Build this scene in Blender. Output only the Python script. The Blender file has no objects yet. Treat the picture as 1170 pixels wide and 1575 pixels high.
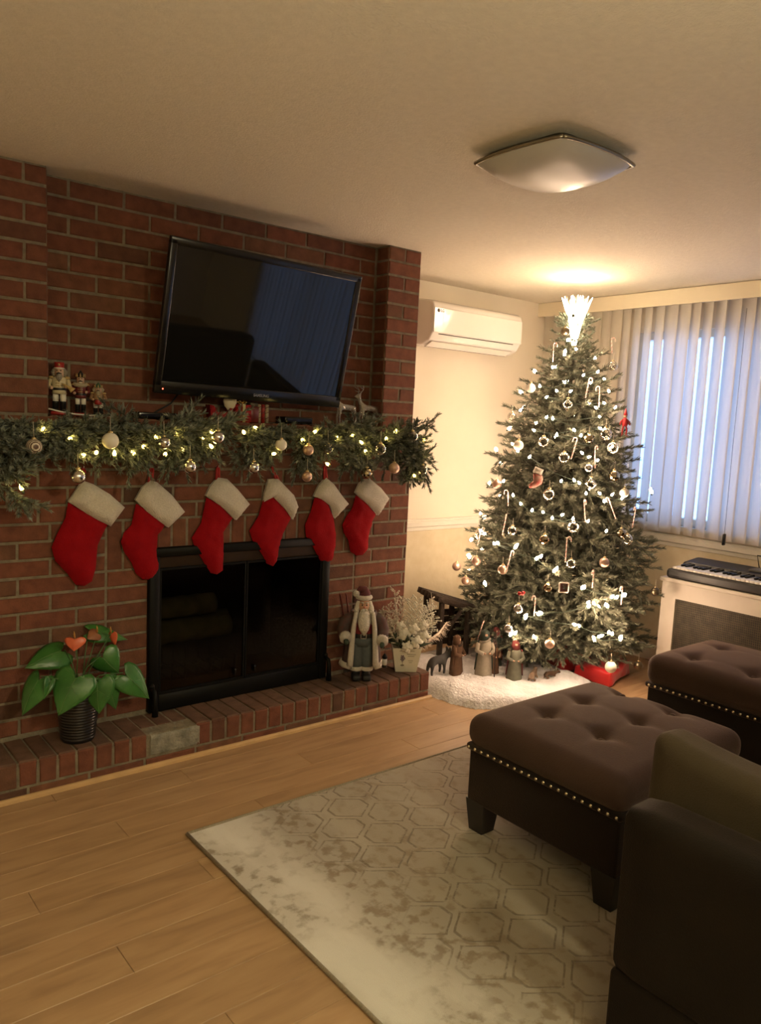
import bpy, bmesh, math, random
import numpy as np
from mathutils import Vector, Matrix, noise
from mathutils.geometry import delaunay_2d_cdt

SC = bpy.context.scene
COL = SC.collection
PI = math.pi
random.seed(7)
RNG = np.random.default_rng(11)

# ------------------------------------------------------------------ camera
H = 2.25          # ceiling height
cam_d = bpy.data.cameras.new('camera')
cam = bpy.data.objects.new('camera', cam_d)
COL.objects.link(cam)
cr = Vector((0.77738532, -0.62731754, 0.04631164))
cu = Vector((0.04304341, 0.12650313, 0.9910319))
cf = Vector((0.62755026, 0.76842024, -0.12534356))
M = Matrix.Identity(4)
for i in range(3):
    M[i][0] = cr[i]; M[i][1] = cu[i]; M[i][2] = -cf[i]
M[0][3], M[1][3], M[2][3] = -2.69121, -3.05981, 1.40405
cam.matrix_world = M
cam_d.sensor_fit = 'VERTICAL'
cam_d.sensor_height = 36.0
cam_d.lens = 1208.516 * 36.0 / 1575.0
cam_d.shift_y = 12.5 / 1575.0
cam_d.shift_x = 0.5 / 1575.0
cam_d.clip_start = 0.02
SC.camera = cam

# ------------------------------------------------------------------ exposure, sky, lamps
SC.view_settings.view_transform = 'Standard'
SC.view_settings.look = 'None'
SC.view_settings.gamma = 1.0
SC.view_settings.use_curve_mapping = False
SC.view_settings.exposure = 0.0

WARM_BULB = (1.0, 0.66, 0.44)
GARLAND_BULB = (1.0, 0.70, 0.17)
ROOM_LAMP = (1.0, 0.88, 0.55)
P_TREE = 0.42        # watts of each tree bulb
P_GARLAND = 0.075
P_TOPPER = 3.4
P_ROOM = 400.0
P_DOWN = 118.0
E_BULB = 60.0

w = bpy.data.worlds.new('dusk_sky'); SC.world = w
w.use_nodes = True
wn = w.node_tree.nodes; wl = w.node_tree.links
bg = wn['Background']
bg.inputs['Color'].default_value = (0.32, 0.53, 1.0, 1)
bg.inputs['Strength'].default_value = 3.6

def lamp(name, kind, loc, power, color, size, parent=None):
    d = bpy.data.lights.new(name, kind)
    d.energy = power; d.color = color
    if kind == 'AREA': d.size = size
    else: d.shadow_soft_size = size
    o = bpy.data.objects.new(name, d); COL.objects.link(o)
    o.location = loc
    if parent: o.parent = parent
    return o
# the lit lamp of the adjoining kitchen, behind and left of the camera
def spot(name, loc, target, power, color, size, angle, blend):
    o = lamp(name, 'SPOT', loc, power, color, size)
    o.data.spot_size = math.radians(angle); o.data.spot_blend = blend
    o.rotation_euler = (Vector(target)-Vector(loc)).to_track_quat('-Z', 'Y').to_euler()
    return o
spot('uplighter_lamp', (-2.7, -4.1, 1.25), (-2.65, -4.0, 2.25), P_ROOM, ROOM_LAMP, 0.14, 156, 0.7)
# recessed downlight of the kitchen behind the camera, falling on the floor and the left of the fireplace
spot('downlight_lamp', (-1.35, -3.7, 2.22), (-2.25, -.75, 0.25), P_DOWN, ROOM_LAMP, 0.07, 84, 1.0)

# ------------------------------------------------------------------ helpers
def nodes(m):
    m.use_nodes = True
    return m.node_tree.nodes, m.node_tree.links
def mat(name, col, rough=0.6, metal=0.0, var=0.0, vscale=8.0, bump=0.0, bscale=60.0, spec=0.5, sheen=0.0, coat=0.0, col2=None, trans=0.0, rand=0.0, detail=4.0):
    m = bpy.data.materials.new(name)
    N, L = nodes(m)
    b = N['Principled BSDF']
    b.inputs['Roughness'].default_value = rough
    b.inputs['Metallic'].default_value = metal
    b.inputs['Specular IOR Level'].default_value = spec
    if sheen:
        b.inputs['Sheen Weight'].default_value = sheen
        b.inputs['Sheen Roughness'].default_value = 0.45
    if coat: b.inputs['Coat Weight'].default_value = coat
    if trans:
        b.inputs['Transmission Weight'].default_value = trans
    c4 = (*col, 1)
    b.inputs['Base Color'].default_value = c4
    tc = N.new('ShaderNodeTexCoord')
    src = None
    if var or col2:
        n = N.new('ShaderNodeTexNoise'); n.inputs['Scale'].default_value = vscale; n.inputs['Detail'].default_value = detail
        L.new(tc.outputs['Object'], n.inputs['Vector'])
        r = N.new('ShaderNodeValToRGB')
        r.color_ramp.elements[0].position = 0.3; r.color_ramp.elements[1].position = 0.7
        if col2:
            r.color_ramp.elements[0].color = c4; r.color_ramp.elements[1].color = (*col2, 1)
        else:
            r.color_ramp.elements[0].color = (*[max(0, x*(1-var)) for x in col], 1)
            r.color_ramp.elements[1].color = (*[min(1, x*(1+var)) for x in col], 1)
        L.new(n.outputs['Fac'], r.inputs['Fac'])
        src = r.outputs['Color']
    if rand:
        oi = N.new('ShaderNodeObjectInfo')
        hv = N.new('ShaderNodeHueSaturation')
        mp = N.new('ShaderNodeMapRange'); mp.inputs['To Min'].default_value = 1-rand; mp.inputs['To Max'].default_value = 1+rand
        L.new(oi.outputs['Random'], mp.inputs['Value'])
        L.new(mp.outputs['Result'], hv.inputs['Value'])
        if src: L.new(src, hv.inputs['Color'])
        else: hv.inputs['Color'].default_value = c4
        src = hv.outputs['Color']
    if src: L.new(src, b.inputs['Base Color'])
    if bump:
        n2 = N.new('ShaderNodeTexNoise'); n2.inputs['Scale'].default_value = bscale; n2.inputs['Detail'].default_value = 3
        L.new(tc.outputs['Object'], n2.inputs['Vector'])
        bp = N.new('ShaderNodeBump'); bp.inputs['Strength'].default_value = bump; bp.inputs['Distance'].default_value = 0.01
        L.new(n2.outputs['Fac'], bp.inputs['Height'])
        L.new(bp.outputs['Normal'], b.inputs['Normal'])
    return m
def emis(name, col, strength, sample=False):
    m = bpy.data.materials.new(name)
    N, L = nodes(m)
    b = N['Principled BSDF']
    b.inputs['Base Color'].default_value = (*col, 1)
    b.inputs['Emission Color'].default_value = (*col, 1)
    b.inputs['Emission Strength'].default_value = strength
    if not sample:
        m.cycles.emission_sampling = 'NONE'
    return m

class MB:
    def __init__(s): s.v = []; s.f = []; s.m = []; s.sm = []
    def add(s, vs, fs, mi=0, smooth=False):
        o = len(s.v)
        s.v += [tuple(v) for v in vs]
        s.f += [tuple(i+o for i in f) for f in fs]
        s.m += [mi]*len(fs); s.sm += [smooth]*len(fs)
        return s
    def box(s, x0, x1, y0, y1, z0, z1, mi=0, M=None):
        vs = [Vector((x, y, z)) for x in (x0, x1) for y in (y0, y1) for z in (z0, z1)]
        if M: vs = [M @ v for v in vs]
        fs = [(0,1,3,2),(4,6,7,5),(0,4,5,1),(2,3,7,6),(0,2,6,4),(1,5,7,3)]
        return s.add(vs, fs, mi)
    def rbox(s, x0, x1, y0, y1, z0, z1, r=0.005, seg=2, mi=0, M=None, smooth=True):
        bm = bmesh.new()
        bmesh.ops.create_cube(bm, size=1)
        for v in bm.verts:
            v.co = Vector(((x0+x1)/2+v.co.x*(x1-x0), (y0+y1)/2+v.co.y*(y1-y0), (z0+z1)/2+v.co.z*(z1-z0)))
        bmesh.ops.bevel(bm, geom=bm.edges[:], offset=r, segments=seg, profile=0.5, affect='EDGES')
        bm.verts.index_update()
        vs = [(M @ v.co) if M else v.co.copy() for v in bm.verts]
        fs = [tuple(v.index for v in f.verts) for f in bm.faces]
        bm.free()
        return s.add(vs, fs, mi, smooth)
    def tube(s, path, r, n=8, mi=0, caps=True, smooth=True):
        P = [Vector(p) for p in path]
        R = r if isinstance(r, (list, tuple)) else [r]*len(P)
        vs = []; fs = []
        prev = None
        for i, p in enumerate(P):
            t = (P[min(i+1, len(P)-1)] - P[max(i-1, 0)])
            if t.length < 1e-9: t = Vector((0, 0, 1))
            t.normalize()
            if prev is None:
                a = Vector((0, 0, 1)) if abs(t.z) < 0.9 else Vector((1, 0, 0))
                u = t.cross(a).normalized()
            else:
                u = (prev - t*prev.dot(t))
                u = u.normalized() if u.length > 1e-6 else t.orthogonal().normalized()
            prev = u
            b = t.cross(u)
            for k in range(n):
                a = 2*PI*k/n
                vs.append(p + (u*math.cos(a) + b*math.sin(a))*R[i])
        for i in range(len(P)-1):
            for k in range(n):
                k2 = (k+1) % n
                fs.append((i*n+k, i*n+k2, (i+1)*n+k2, (i+1)*n+k))
        if caps:
            fs.append(tuple(range(n-1, -1, -1))); fs.append(tuple((len(P)-1)*n+k for k in range(n)))
        return s.add(vs, fs, mi, smooth)
    def lathe(s, prof, n=16, mi=0, M=None, smooth=True, caps=True):
        vs = []; fs = []
        for (r, z) in prof:
            for k in range(n):
                a = 2*PI*k/n
                vs.append(Vector((r*math.cos(a), r*math.sin(a), z)))
        if M: vs = [M @ v for v in vs]
        for i in range(len(prof)-1):
            for k in range(n):
                k2 = (k+1) % n
                fs.append((i*n+k, i*n+k2, (i+1)*n+k2, (i+1)*n+k))
        if caps:
            if prof[0][0] > 1e-5: fs.append(tuple(range(n-1, -1, -1)))
            if prof[-1][0] > 1e-5: fs.append(tuple((len(prof)-1)*n+k for k in range(n)))
        return s.add(vs, fs, mi, smooth)
    def ball(s, c, r, n=12, mi=0, sc=(1, 1, 1), M=None):
        k = max(5, n//2+1)
        prof = [(max(1e-6, math.sin(PI*i/k)), -math.cos(PI*i/k)) for i in range(k+1)]
        T = Matrix.Translation(Vector(c)) @ (M if M else Matrix.Identity(4)) @ Matrix.Diagonal((r*sc[0], r*sc[1], r*sc[2], 1))
        return s.lathe(prof, n, mi, T, True, False)
    def prism(s, poly, y0, y1, mi=0, M=None, axis='y', smooth=False):
        n = len(poly)
        def mk(a, b, d):
            return {'y': Vector((a, d, b)), 'x': Vector((d, a, b)), 'z': Vector((a, b, d))}[axis]
        vs = [mk(a, b, y0) for a, b in poly] + [mk(a, b, y1) for a, b in poly]
        if M: vs = [M @ v for v in vs]
        fs = [tuple(range(n-1, -1, -1)), tuple(range(n, 2*n))]
        for i in range(n):
            j = (i+1) % n
            fs.append((i, j, n+j, n+i))
        return s.add(vs, fs, mi, smooth)
    def mesh(s, name, mats):
        me = bpy.data.meshes.new(name)
        me.from_pydata([tuple(v) for v in s.v], [], s.f)
        if not isinstance(mats, (list, tuple)): mats = [mats]
        for m in mats: me.materials.append(m)
        me.polygons.foreach_set('material_index', s.m)
        me.polygons.foreach_set('use_smooth', s.sm)
        bm = bmesh.new(); bm.from_mesh(me)
        bmesh.ops.recalc_face_normals(bm, faces=bm.faces[:])
        bm.to_mesh(me); bm.free()
        me.update()
        return me
    def build(s, name, mats, parent=None, loc=None, rot=None):
        return link(name, s.mesh(name, mats), parent, loc, rot)

def link(name, me, parent=None, loc=None, rot=None, scale=None):
    o = bpy.data.objects.new(name, me); COL.objects.link(o)
    if loc is not None: o.location = loc
    if rot is not None: o.rotation_euler = rot
    if scale is not None: o.scale = scale
    if parent: o.parent = parent
    return o
def tag(o, label=None, cat=None, group=None, kind=None):
    if label: o['label'] = label
    if cat: o['category'] = cat
    if group: o['group'] = group
    if kind: o['kind'] = kind
    return o
def thing(name, label, cat, loc=(0, 0, 0), rz=0.0, group=None, kind=None):
    o = bpy.data.objects.new(name, None); COL.objects.link(o)
    o.location = loc; o.rotation_euler = (0, 0, rz)
    o.empty_display_size = 0.05
    return tag(o, label, cat, group, kind)
def aim(d, up=Vector((0, 0, 1))):
    """rotation matrix taking +Z to direction d"""
    return Vector(d).to_track_quat('Z', 'Y').to_matrix().to_4x4()
def between(p, q):
    p = Vector(p); q = Vector(q)
    return Matrix.Translation(p) @ aim(q-p), (q-p).length
def copy_tree(o, parent=None):
    c = o.copy(); COL.objects.link(c)
    if parent: c.parent = parent
    for ch in list(o.children): copy_tree(ch, c)
    return c
def skin(name, vs, es, rs, m, parent=None, sub=1, loc=None, rot=None, root=0):
    bm = bmesh.new(); lay = bm.verts.layers.skin.verify()
    bv_ = []
    for i, v in enumerate(vs):
        q = bm.verts.new(v); r = rs[i]
        q[lay].radius = r if isinstance(r, tuple) else (r, r)
        q[lay].use_root = (i == root)
        bv_.append(q)
    for a, b in es: bm.edges.new((bv_[a], bv_[b]))
    me = bpy.data.meshes.new(name); bm.to_mesh(me); bm.free()
    me.materials.append(m)
    o = link(name, me, parent, loc, rot)
    k = o.modifiers.new('skin', 'SKIN'); k.use_smooth_shade = True
    if sub:
        q = o.modifiers.new('sub', 'SUBSURF'); q.levels = sub; q.render_levels = sub
    return o
def inflate(poly, thick, step, y=0.0, edge=0.0, power=0.5, dmax=None, back=True, wob=0.0):
    """puffy solid over an x-z outline: front bulges towards -y"""
    pts = []
    n = len(poly)
    for i in range(n):
        a = Vector(poly[i]); b = Vector(poly[(i+1) % n])
        k = max(1, int((b-a).length/step))
        for j in range(k): pts.append(a.lerp(b, j/k))
    nb = len(pts)
    def dist(p):
        d = 9e9
        for i in range(nb):
            a = pts[i]; b = pts[(i+1) % nb]; ab = b-a
            t = max(0, min(1, (p-a).dot(ab)/max(ab.dot(ab), 1e-12)))
            d = min(d, (p-a-ab*t).length)
        return d
    def inside(p):
        c = False
        for i in range(nb):
            a = pts[i]; b = pts[(i+1) % nb]
            if (a.y > p.y) != (b.y > p.y) and p.x < (b.x-a.x)*(p.y-a.y)/(b.y-a.y)+a.x: c = not c
        return c
    xs = [p.x for p in pts]; ys = [p.y for p in pts]
    inner = []; D = []
    x = min(xs); row = 0
    while x < max(xs):
        yy = min(ys) + (row % 2)*step*0.5
        while yy < max(ys):
            p = Vector((x, yy))
            if inside(p):
                d = dist(p)
                if d > step*0.45: inner.append(p); D.append(d)
            yy += step
        x += step*0.87; row += 1
    allp = pts + inner
    res = delaunay_2d_cdt(allp, [(i, (i+1) % nb) for i in range(nb)], [], 1, 1e-7)
    V2, F = res[0], res[2]
    dm = dmax or (max(D) if D else step)
    fr = []; bk = []
    for p in V2:
        d = dist(p)
        if d < step*0.2: d = 0
        h = thick*min(1, d/dm)**power if d > 0 else 0
        wv = wob*noise.noise(Vector((p.x*28, p.y*28, y*40))) if wob and d > 0 else 0
        fr.append((p.x, y-edge-h-wv, p.y))
        bk.append((p.x, y+h*0.25, p.y))
    m = MB()
    m.add(fr, [tuple(f) for f in F], 0, True)
    if back: m.add(bk, [tuple(reversed(f)) for f in F], 0, True)
    bm = bmesh.new()
    vv = [bm.verts.new(v) for v in m.v]
    for f in m.f:
        try: bm.faces.new([vv[i] for i in f])
        except ValueError: pass
    bmesh.ops.remove_doubles(bm, verts=bm.verts[:], dist=1e-5)
    bm.verts.index_update()
    out = MB(); out.add([v.co.copy() for v in bm.verts], [tuple(v.index for v in f.verts) for f in bm.faces], 0, True)
    bm.free()
    return out
def rgrid(sx, sy, sz, r, n, disp=None):
    """rounded box centred on the origin as dense grids, optional displacement fn(co)->co"""
    bm = bmesh.new()
    bmesh.ops.create_cube(bm, size=1)
    bmesh.ops.subdivide_edges(bm, edges=bm.edges[:], cuts=n, use_grid_fill=True)
    m = MB()
    bm.verts.index_update()
    vs = []
    for v in bm.verts:
        p = Vector((v.co.x*sx, v.co.y*sy, v.co.z*sz))
        q = Vector((max(-(sx/2-r), min(sx/2-r, p.x)), max(-(sy/2-r), min(sy/2-r, p.y)), max(-(sz/2-r), min(sz/2-r, p.z))))
        d = p-q
        if d.length > 1e-9: p = q + d.normalized()*r
        if disp: p = disp(p)
        vs.append(p)
    fs = [tuple(v.index for v in f.verts) for f in bm.faces]
    bm.free()
    return m.add(vs, fs, 0, True)
TREE_R = [(2.06, 0.03), (1.99, 0.11), (1.92, 0.16), (1.77, 0.23), (1.62, 0.3), (1.44, 0.36), (1.25, 0.44), (1.06, 0.48), (0.87, 0.52), (0.68, 0.57), (0.52, 0.6), (0.28, 0.58),
 (0.12, 0.52), (0, 0.45)]
TREE_BULBS = [(0.883, -0.309, 1.842), (0.962, -0.379, 1.798), (0.949, -0.413, 1.723), (0.868, -0.381, 1.7), (0.789, -0.321, 1.657), (0.888, -0.417, 1.659), (0.979, -0.437, 1.686),
 (0.736, -0.196, 1.633), (0.755, -0.299, 1.609), (0.79, -0.363, 1.608), (0.726, -0.255, 1.573), (0.986, -0.468, 1.62), (0.854, -0.444, 1.55), (0.938, -0.479, 1.554),
 (0.884, -0.47, 1.527), (1.015, -0.497, 1.534), (0.701, -0.098, 1.498), (0.699, -0.287, 1.464), (0.708, -0.324, 1.458), (0.893, -0.489, 1.48), (0.756, -0.43, 1.404),
 (0.776, -0.464, 1.375), (0.697, -0.367, 1.372), (0.657, -0.243, 1.391), (0.879, -0.509, 1.418), (0.758, -0.433, 1.401), (0.921, -0.563, 1.324), (0.758, -0.495, 1.284),
 (0.778, -0.523, 1.265), (0.818, -0.552, 1.25), (0.624, -0.126, 1.31), (0.604, -0.184, 1.274), (0.603, -0.27, 1.247), (0.569, -0.126, 1.105), (0.552, -0.218, 1.036),
 (0.659, -0.449, 1.133), (0.706, -0.497, 1.14), (0.722, -0.519, 1.128), (0.745, -0.549, 1.076), (0.808, -0.589, 1.078), (0.876, -0.618, 1.073), (0.937, -0.639, 1.053),
 (0.827, -0.607, 1.038), (0.551, -0.278, 0.996), (0.567, -0.344, 0.968), (0.591, -0.399, 0.964), (0.61, -0.447, 0.937), (0.642, -0.484, 0.958), (0.679, -0.528, 0.941),
 (0.736, -0.581, 0.932), (0.82, -0.64, 0.884), (0.572, 0.033, 0.905), (0.513, -0.063, 0.805), (0.491, -0.16, 0.766), (0.507, -0.304, 0.777), (0.537, -0.422, 0.723),
 (0.576, -0.512, 0.67), (0.444, -0.156, 0.541), (0.67, -0.626, 0.593), (0.714, -0.674, 0.515), (0.746, -0.689, 0.501), (0.785, -0.709, 0.501), (0.81, -0.715, 0.548),
 (0.875, -0.737, 0.556), (0.495, -0.41, 0.417), (0.531, -0.483, 0.443), (0.652, -0.613, 0.395), (0.776, -0.691, 0.337), (0.839, -0.715, 0.345), (0.898, -0.73, 0.312),
 (0.743, -0.671, 0.326), (0.526, -0.452, 0.306), (0.485, -0.356, 0.31), (1.287, -0.595, 1.076), (0.694, -0.658, 0.497), (0.509, 0.038, 0.656), (0.839, -0.267, 1.812),
 (0.876, -0.262, 1.893), (0.789, -0.233, 1.739)]
GARLAND_BULBS = [(-1.87, -0.175, 1.318), (-1.779, -0.175, 1.291), (-1.686, -0.175, 1.241), (-1.619, -0.175, 1.237), (-1.547, -0.175, 1.24), (-1.507, -0.175, 1.265),
 (-1.458, -0.175, 1.303), (-1.421, -0.175, 1.237), (-1.346, -0.175, 1.258), (-1.264, -0.175, 1.305), (-1.227, -0.175, 1.329), (-1.226, -0.175, 1.27),
 (-1.944, -0.175, 1.115), (-1.081, -0.175, 1.331), (-1.026, -0.175, 1.351), (-0.935, -0.175, 1.244), (-0.792, -0.175, 1.305), (-0.729, -0.175, 1.343),
 (-0.653, -0.175, 1.2), (-0.612, -0.175, 1.314), (-0.521, -0.175, 1.331), (-0.467, -0.175, 1.299), (-0.442, -0.175, 1.261), (-0.267, -0.175, 1.356),
 (-0.085, -0.175, 1.319), (-0.096, -0.175, 1.236), (-0.132, -0.175, 1.144), (-0.321, -0.175, 1.321), (-1.733, -0.175, 1.231), (-1.379, -0.175, 1.315)]
TREE_ORN = [((0.634, -0.334, 1.332), 0.0296, 'glass', 'clear glass ball ornament just left of the middle of the tree, upper third'),
 ((0.785, -0.509, 1.36), 0.0259, 'mosaic', 'gold mirrored mosaic ball ornament in the upper right of the tree beside two bulbs'),
 ((0.664, -0.452, 1.256), 0.0296, 'glass', 'clear glass ball with a gold cap hanging above the bulb cluster at mid tree'),
 ((0.87, -0.625, 1.173), 0.0296, 'mosaic', 'gold and silver mosaic ball ornament near the right edge at mid tree'),
 ((0.746, -0.572, 1.126), 0.0296, 'drop', 'pearly teardrop ornament hanging by the bright bulbs right of the tree centre'),
 ((0.594, -0.427, 1.06), 0.0314, 'glass', 'smoky glass ball ornament hanging below the small striped stocking'),
 ((0.594, -0.195, 1.306), 0.0278, 'white', 'matte cream ball ornament glowing beside a bulb on the left edge of the tree'),
 ((0.88, -0.544, 1.388), 0.0333, 'glass', 'large clear glass ball ornament near the right edge of the upper tree'),
 ((0.548, -0.456, 0.828), 0.0278, 'mosaic', 'faint greenish mosaic ball ornament in the shaded middle of the tree'),
 ((0.492, -0.283, 0.855), 0.0259, 'glass', 'small clear ball ornament below a candy cane on the left of the tree'),
 ((0.648, -0.556, 0.902), 0.0296, 'ridge', 'ridged champagne ball ornament just under the long row of bulbs'),
 ((0.875, -0.694, 0.878), 0.0259, 'mosaic', 'bright mirrored mosaic ball, upper one of a touching pair near the right edge'),
 ((0.909, -0.71, 0.844), 0.0296, 'glass', 'shiny glass ball, lower one of a touching pair near the right edge'),
 ((0.757, -0.687, 0.73), 0.0259, 'pink', 'rose glitter ball ornament hanging alone in the dark right side of the tree'),
 ((0.437, -0.281, 0.647), 0.0259, 'pink', 'rose gold glitter ball ornament beside a slanted candy cane at lower left'),
 ((0.522, -0.521, 0.587), 0.0241, 'mosaic', 'cut crystal ball ornament in the lower middle of the tree'),
 ((0.5, 0.128, 0.588), 0.0259, 'pink', 'coppery ball ornament at the far left tip of the tree near the wall'),
 ((0.439, -0.082, 0.659), 0.0259, 'pink', 'bronze ball ornament half hidden among twigs at the left of the tree'),
 ((0.442, -0.346, 0.338), 0.0259, 'silver', 'silver ball ornament low on the tree above the nativity figures'),
 ((0.428, -0.021, 0.539), 0.0241, 'pink', 'pinkish pearl ball ornament low on the left side above the stable roof'),
 ((1.098, -0.785, 0.56), 0.0241, 'dark', 'dark bronze ball ornament hanging from the rightmost twig beside the white cabinet'),
 ((0.866, -0.706, 0.157), 0.0314, 'white', 'plain white ball ornament hanging in front of the red gift bag'),
 ((1.133, -0.703, 0.119), 0.0259, 'dark', 'grey ball ornament hanging beside the tufted ottoman near the floor'),
 ((0.545, -0.543, 0.291), 0.0259, 'pink', 'brownish glitter ball ornament under the lowest branches at centre'),
 ((1.086, -0.41, 1.765), 0.0278, 'glass', 'smoky glass ball ornament on the right edge near the tree top'),
 ((0.714, -0.151, 1.621), 0.0259, 'white', 'cream frosted ball ornament on the left edge of the upper tree'),
 ((0.752, -0.382, 1.534), 0.0278, 'drop', 'clear teardrop glass ornament in the middle of the upper tree'),
 ((0.678, -0.059, 1.461), 0.0259, 'glass', 'clear glass ball ornament hanging at the left edge under the cream frosted one'),
 ((0.879, -0.228, 1.941), 0.0259, 'dark', 'gold olive ball ornament right under the lit tree topper'),
 ((0.897, -0.584, 1.318), 0.0296, 'glass', 'glass ball ornament with a bulb glowing behind it at the right edge'),
 ((0.925, -0.659, 1.086), 0.0241, 'white', 'pale pearl ball ornament at the right end of the bright row of bulbs'),
 ((0.613, -0.587, 0.718), 0.0259, 'glass', 'clear ball ornament at the foot of a red and white candy cane'),
 ((0.539, -0.107, 1.086), 0.0259, 'pink', 'brown ball ornament at the left edge at mid tree'),
 ((0.485, -0.04, 0.8), 0.0241, 'drop', 'small glass drop ornament on the left edge under the chair rail'),
 ((0.449, -0.397, 0.458), 0.0259, 'silver', 'pale silver ball ornament in the lower left of the tree'),
 ((0.746, -0.551, 1.209), 0.0222, 'silver', 'small silver ball ornament right of centre, upper half of the tree')]
CANES = [((0.531, -0.198, 1.052), (0.509, -0.225, 0.981), 'left edge of the tree, at mid height'),
 ((0.503, -0.221, 0.921), (0.472, -0.23, 0.824), 'left part of the tree, below the middle row of bulbs'),
 ((0.712, -0.565, 1.034), (0.696, -0.595, 0.932), 'middle of the tree, right above the lone bulb'),
 ((0.83, -0.632, 1.051), (0.851, -0.671, 0.952), 'right part of the tree, its hook under bulbs'),
 ((1.007, -0.682, 0.992), (0.951, -0.708, 0.904), 'right edge of the tree in front of the blind'),
 ((0.623, -0.543, 0.84), (0.59, -0.568, 0.723), 'dark centre of the tree, standing out red and white'),
 ((0.703, -0.666, 0.68), (0.681, -0.681, 0.603), 'lower right of the tree above the bulb cluster'),
 ((0.488, -0.473, 0.526), (0.481, -0.478, 0.431), 'lower middle of the tree between two bulbs'),
 ((0.493, -0.055, 0.827), (0.456, -0.068, 0.744), 'left tip of the tree beside the brightest bulb'),
 ((0.471, -0.302, 0.74), (0.436, -0.307, 0.638), 'lower left of the tree beside the rose gold ball'),
 ((0.74, -0.468, 1.351), (0.683, -0.483, 1.252), 'centre of the upper half of the tree'),
 ((0.803, -0.541, 1.311), (0.772, -0.573, 1.211), 'upper right of the tree below a string of bulbs'),
 ((0.875, -0.416, 1.679), (0.824, -0.439, 1.576), 'upper tree, slanting left beneath two bulbs'),
 ((0.915, -0.459, 1.633), (0.878, -0.49, 1.531), 'upper tree, the red one right of centre'),
 ((1.129, -0.356, 1.913), (1.137, -0.362, 1.842), 'right edge just below the topper'), ((0.833, -0.191, 1.867), (0.789, -0.23, 1.77), 'left side just below the topper'),
 ((0.845, -0.75, 0.597), (0.818, -0.768, 0.517), 'lower right end of the tree among the brightest bulbs'),
 ((0.426, -0.172, 0.324), (0.444, -0.124, 0.218), 'bottom left of the tree over the nativity figures')]
GARLAND_ORN = [((-1.91, -0.205, 1.261), 0.027, 'stripe', 'brown and white striped ball hanging at the left end of the garland'),
 ((-1.645, -0.205, 1.286), 0.0302, 'white', 'matte white ball ornament on the garland above the gap between first two stockings'),
 ((-1.439, -0.205, 1.283), 0.0245, 'silver', 'silver pink ball ornament on the garland above the second stocking'),
 ((-1.332, -0.205, 1.191), 0.0262, 'silver', 'pale glossy silver ball hanging low between second and third stockings'),
 ((-1.761, -0.205, 1.156), 0.0274, 'silver', 'dull silver ball hanging beside the loop of the leftmost stocking'),
 ((-1.214, -0.205, 1.308), 0.0266, 'silver', 'shiny silver ball on top of the garland left of the red decoration'),
 ((-1.048, -0.205, 1.188), 0.0246, 'silver', 'silver ball hanging between third and fourth stockings'),
 ((-0.919, -0.205, 1.284), 0.025, 'white', 'cream white ball in the garland above the fourth stocking'),
 ((-0.78, -0.205, 1.264), 0.0242, 'pink', 'rose tinted ball ornament in the garland right of the fourth stocking'),
 ((-0.782, -0.205, 1.148), 0.0228, 'pink', 'pinkish silver ball hanging low between fourth and fifth stockings'),
 ((-0.677, -0.205, 1.271), 0.0231, 'ridge', 'ridged smoky ball in the garland above the fifth stocking'),
 ((-0.452, -0.205, 1.161), 0.0256, 'mosaic', 'gold mosaic ball hanging over the cuff of the rightmost stocking'),
 ((-0.378, -0.205, 1.272), 0.0274, 'glass', 'clear glass ball with a gold glint above the rightmost stocking'),
 ((-0.289, -0.205, 1.184), 0.0263, 'pink', 'pinkish pearl ball hanging right of the rightmost stocking'),
 ((-0.184, -0.205, 1.334), 0.0283, 'glass', 'clear glass ball at the upper right corner of the garland'),
 ((-0.106, -0.205, 1.175), 0.0239, 'glass', 'clear glass ball on the drooping right end of the garland')]
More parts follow.
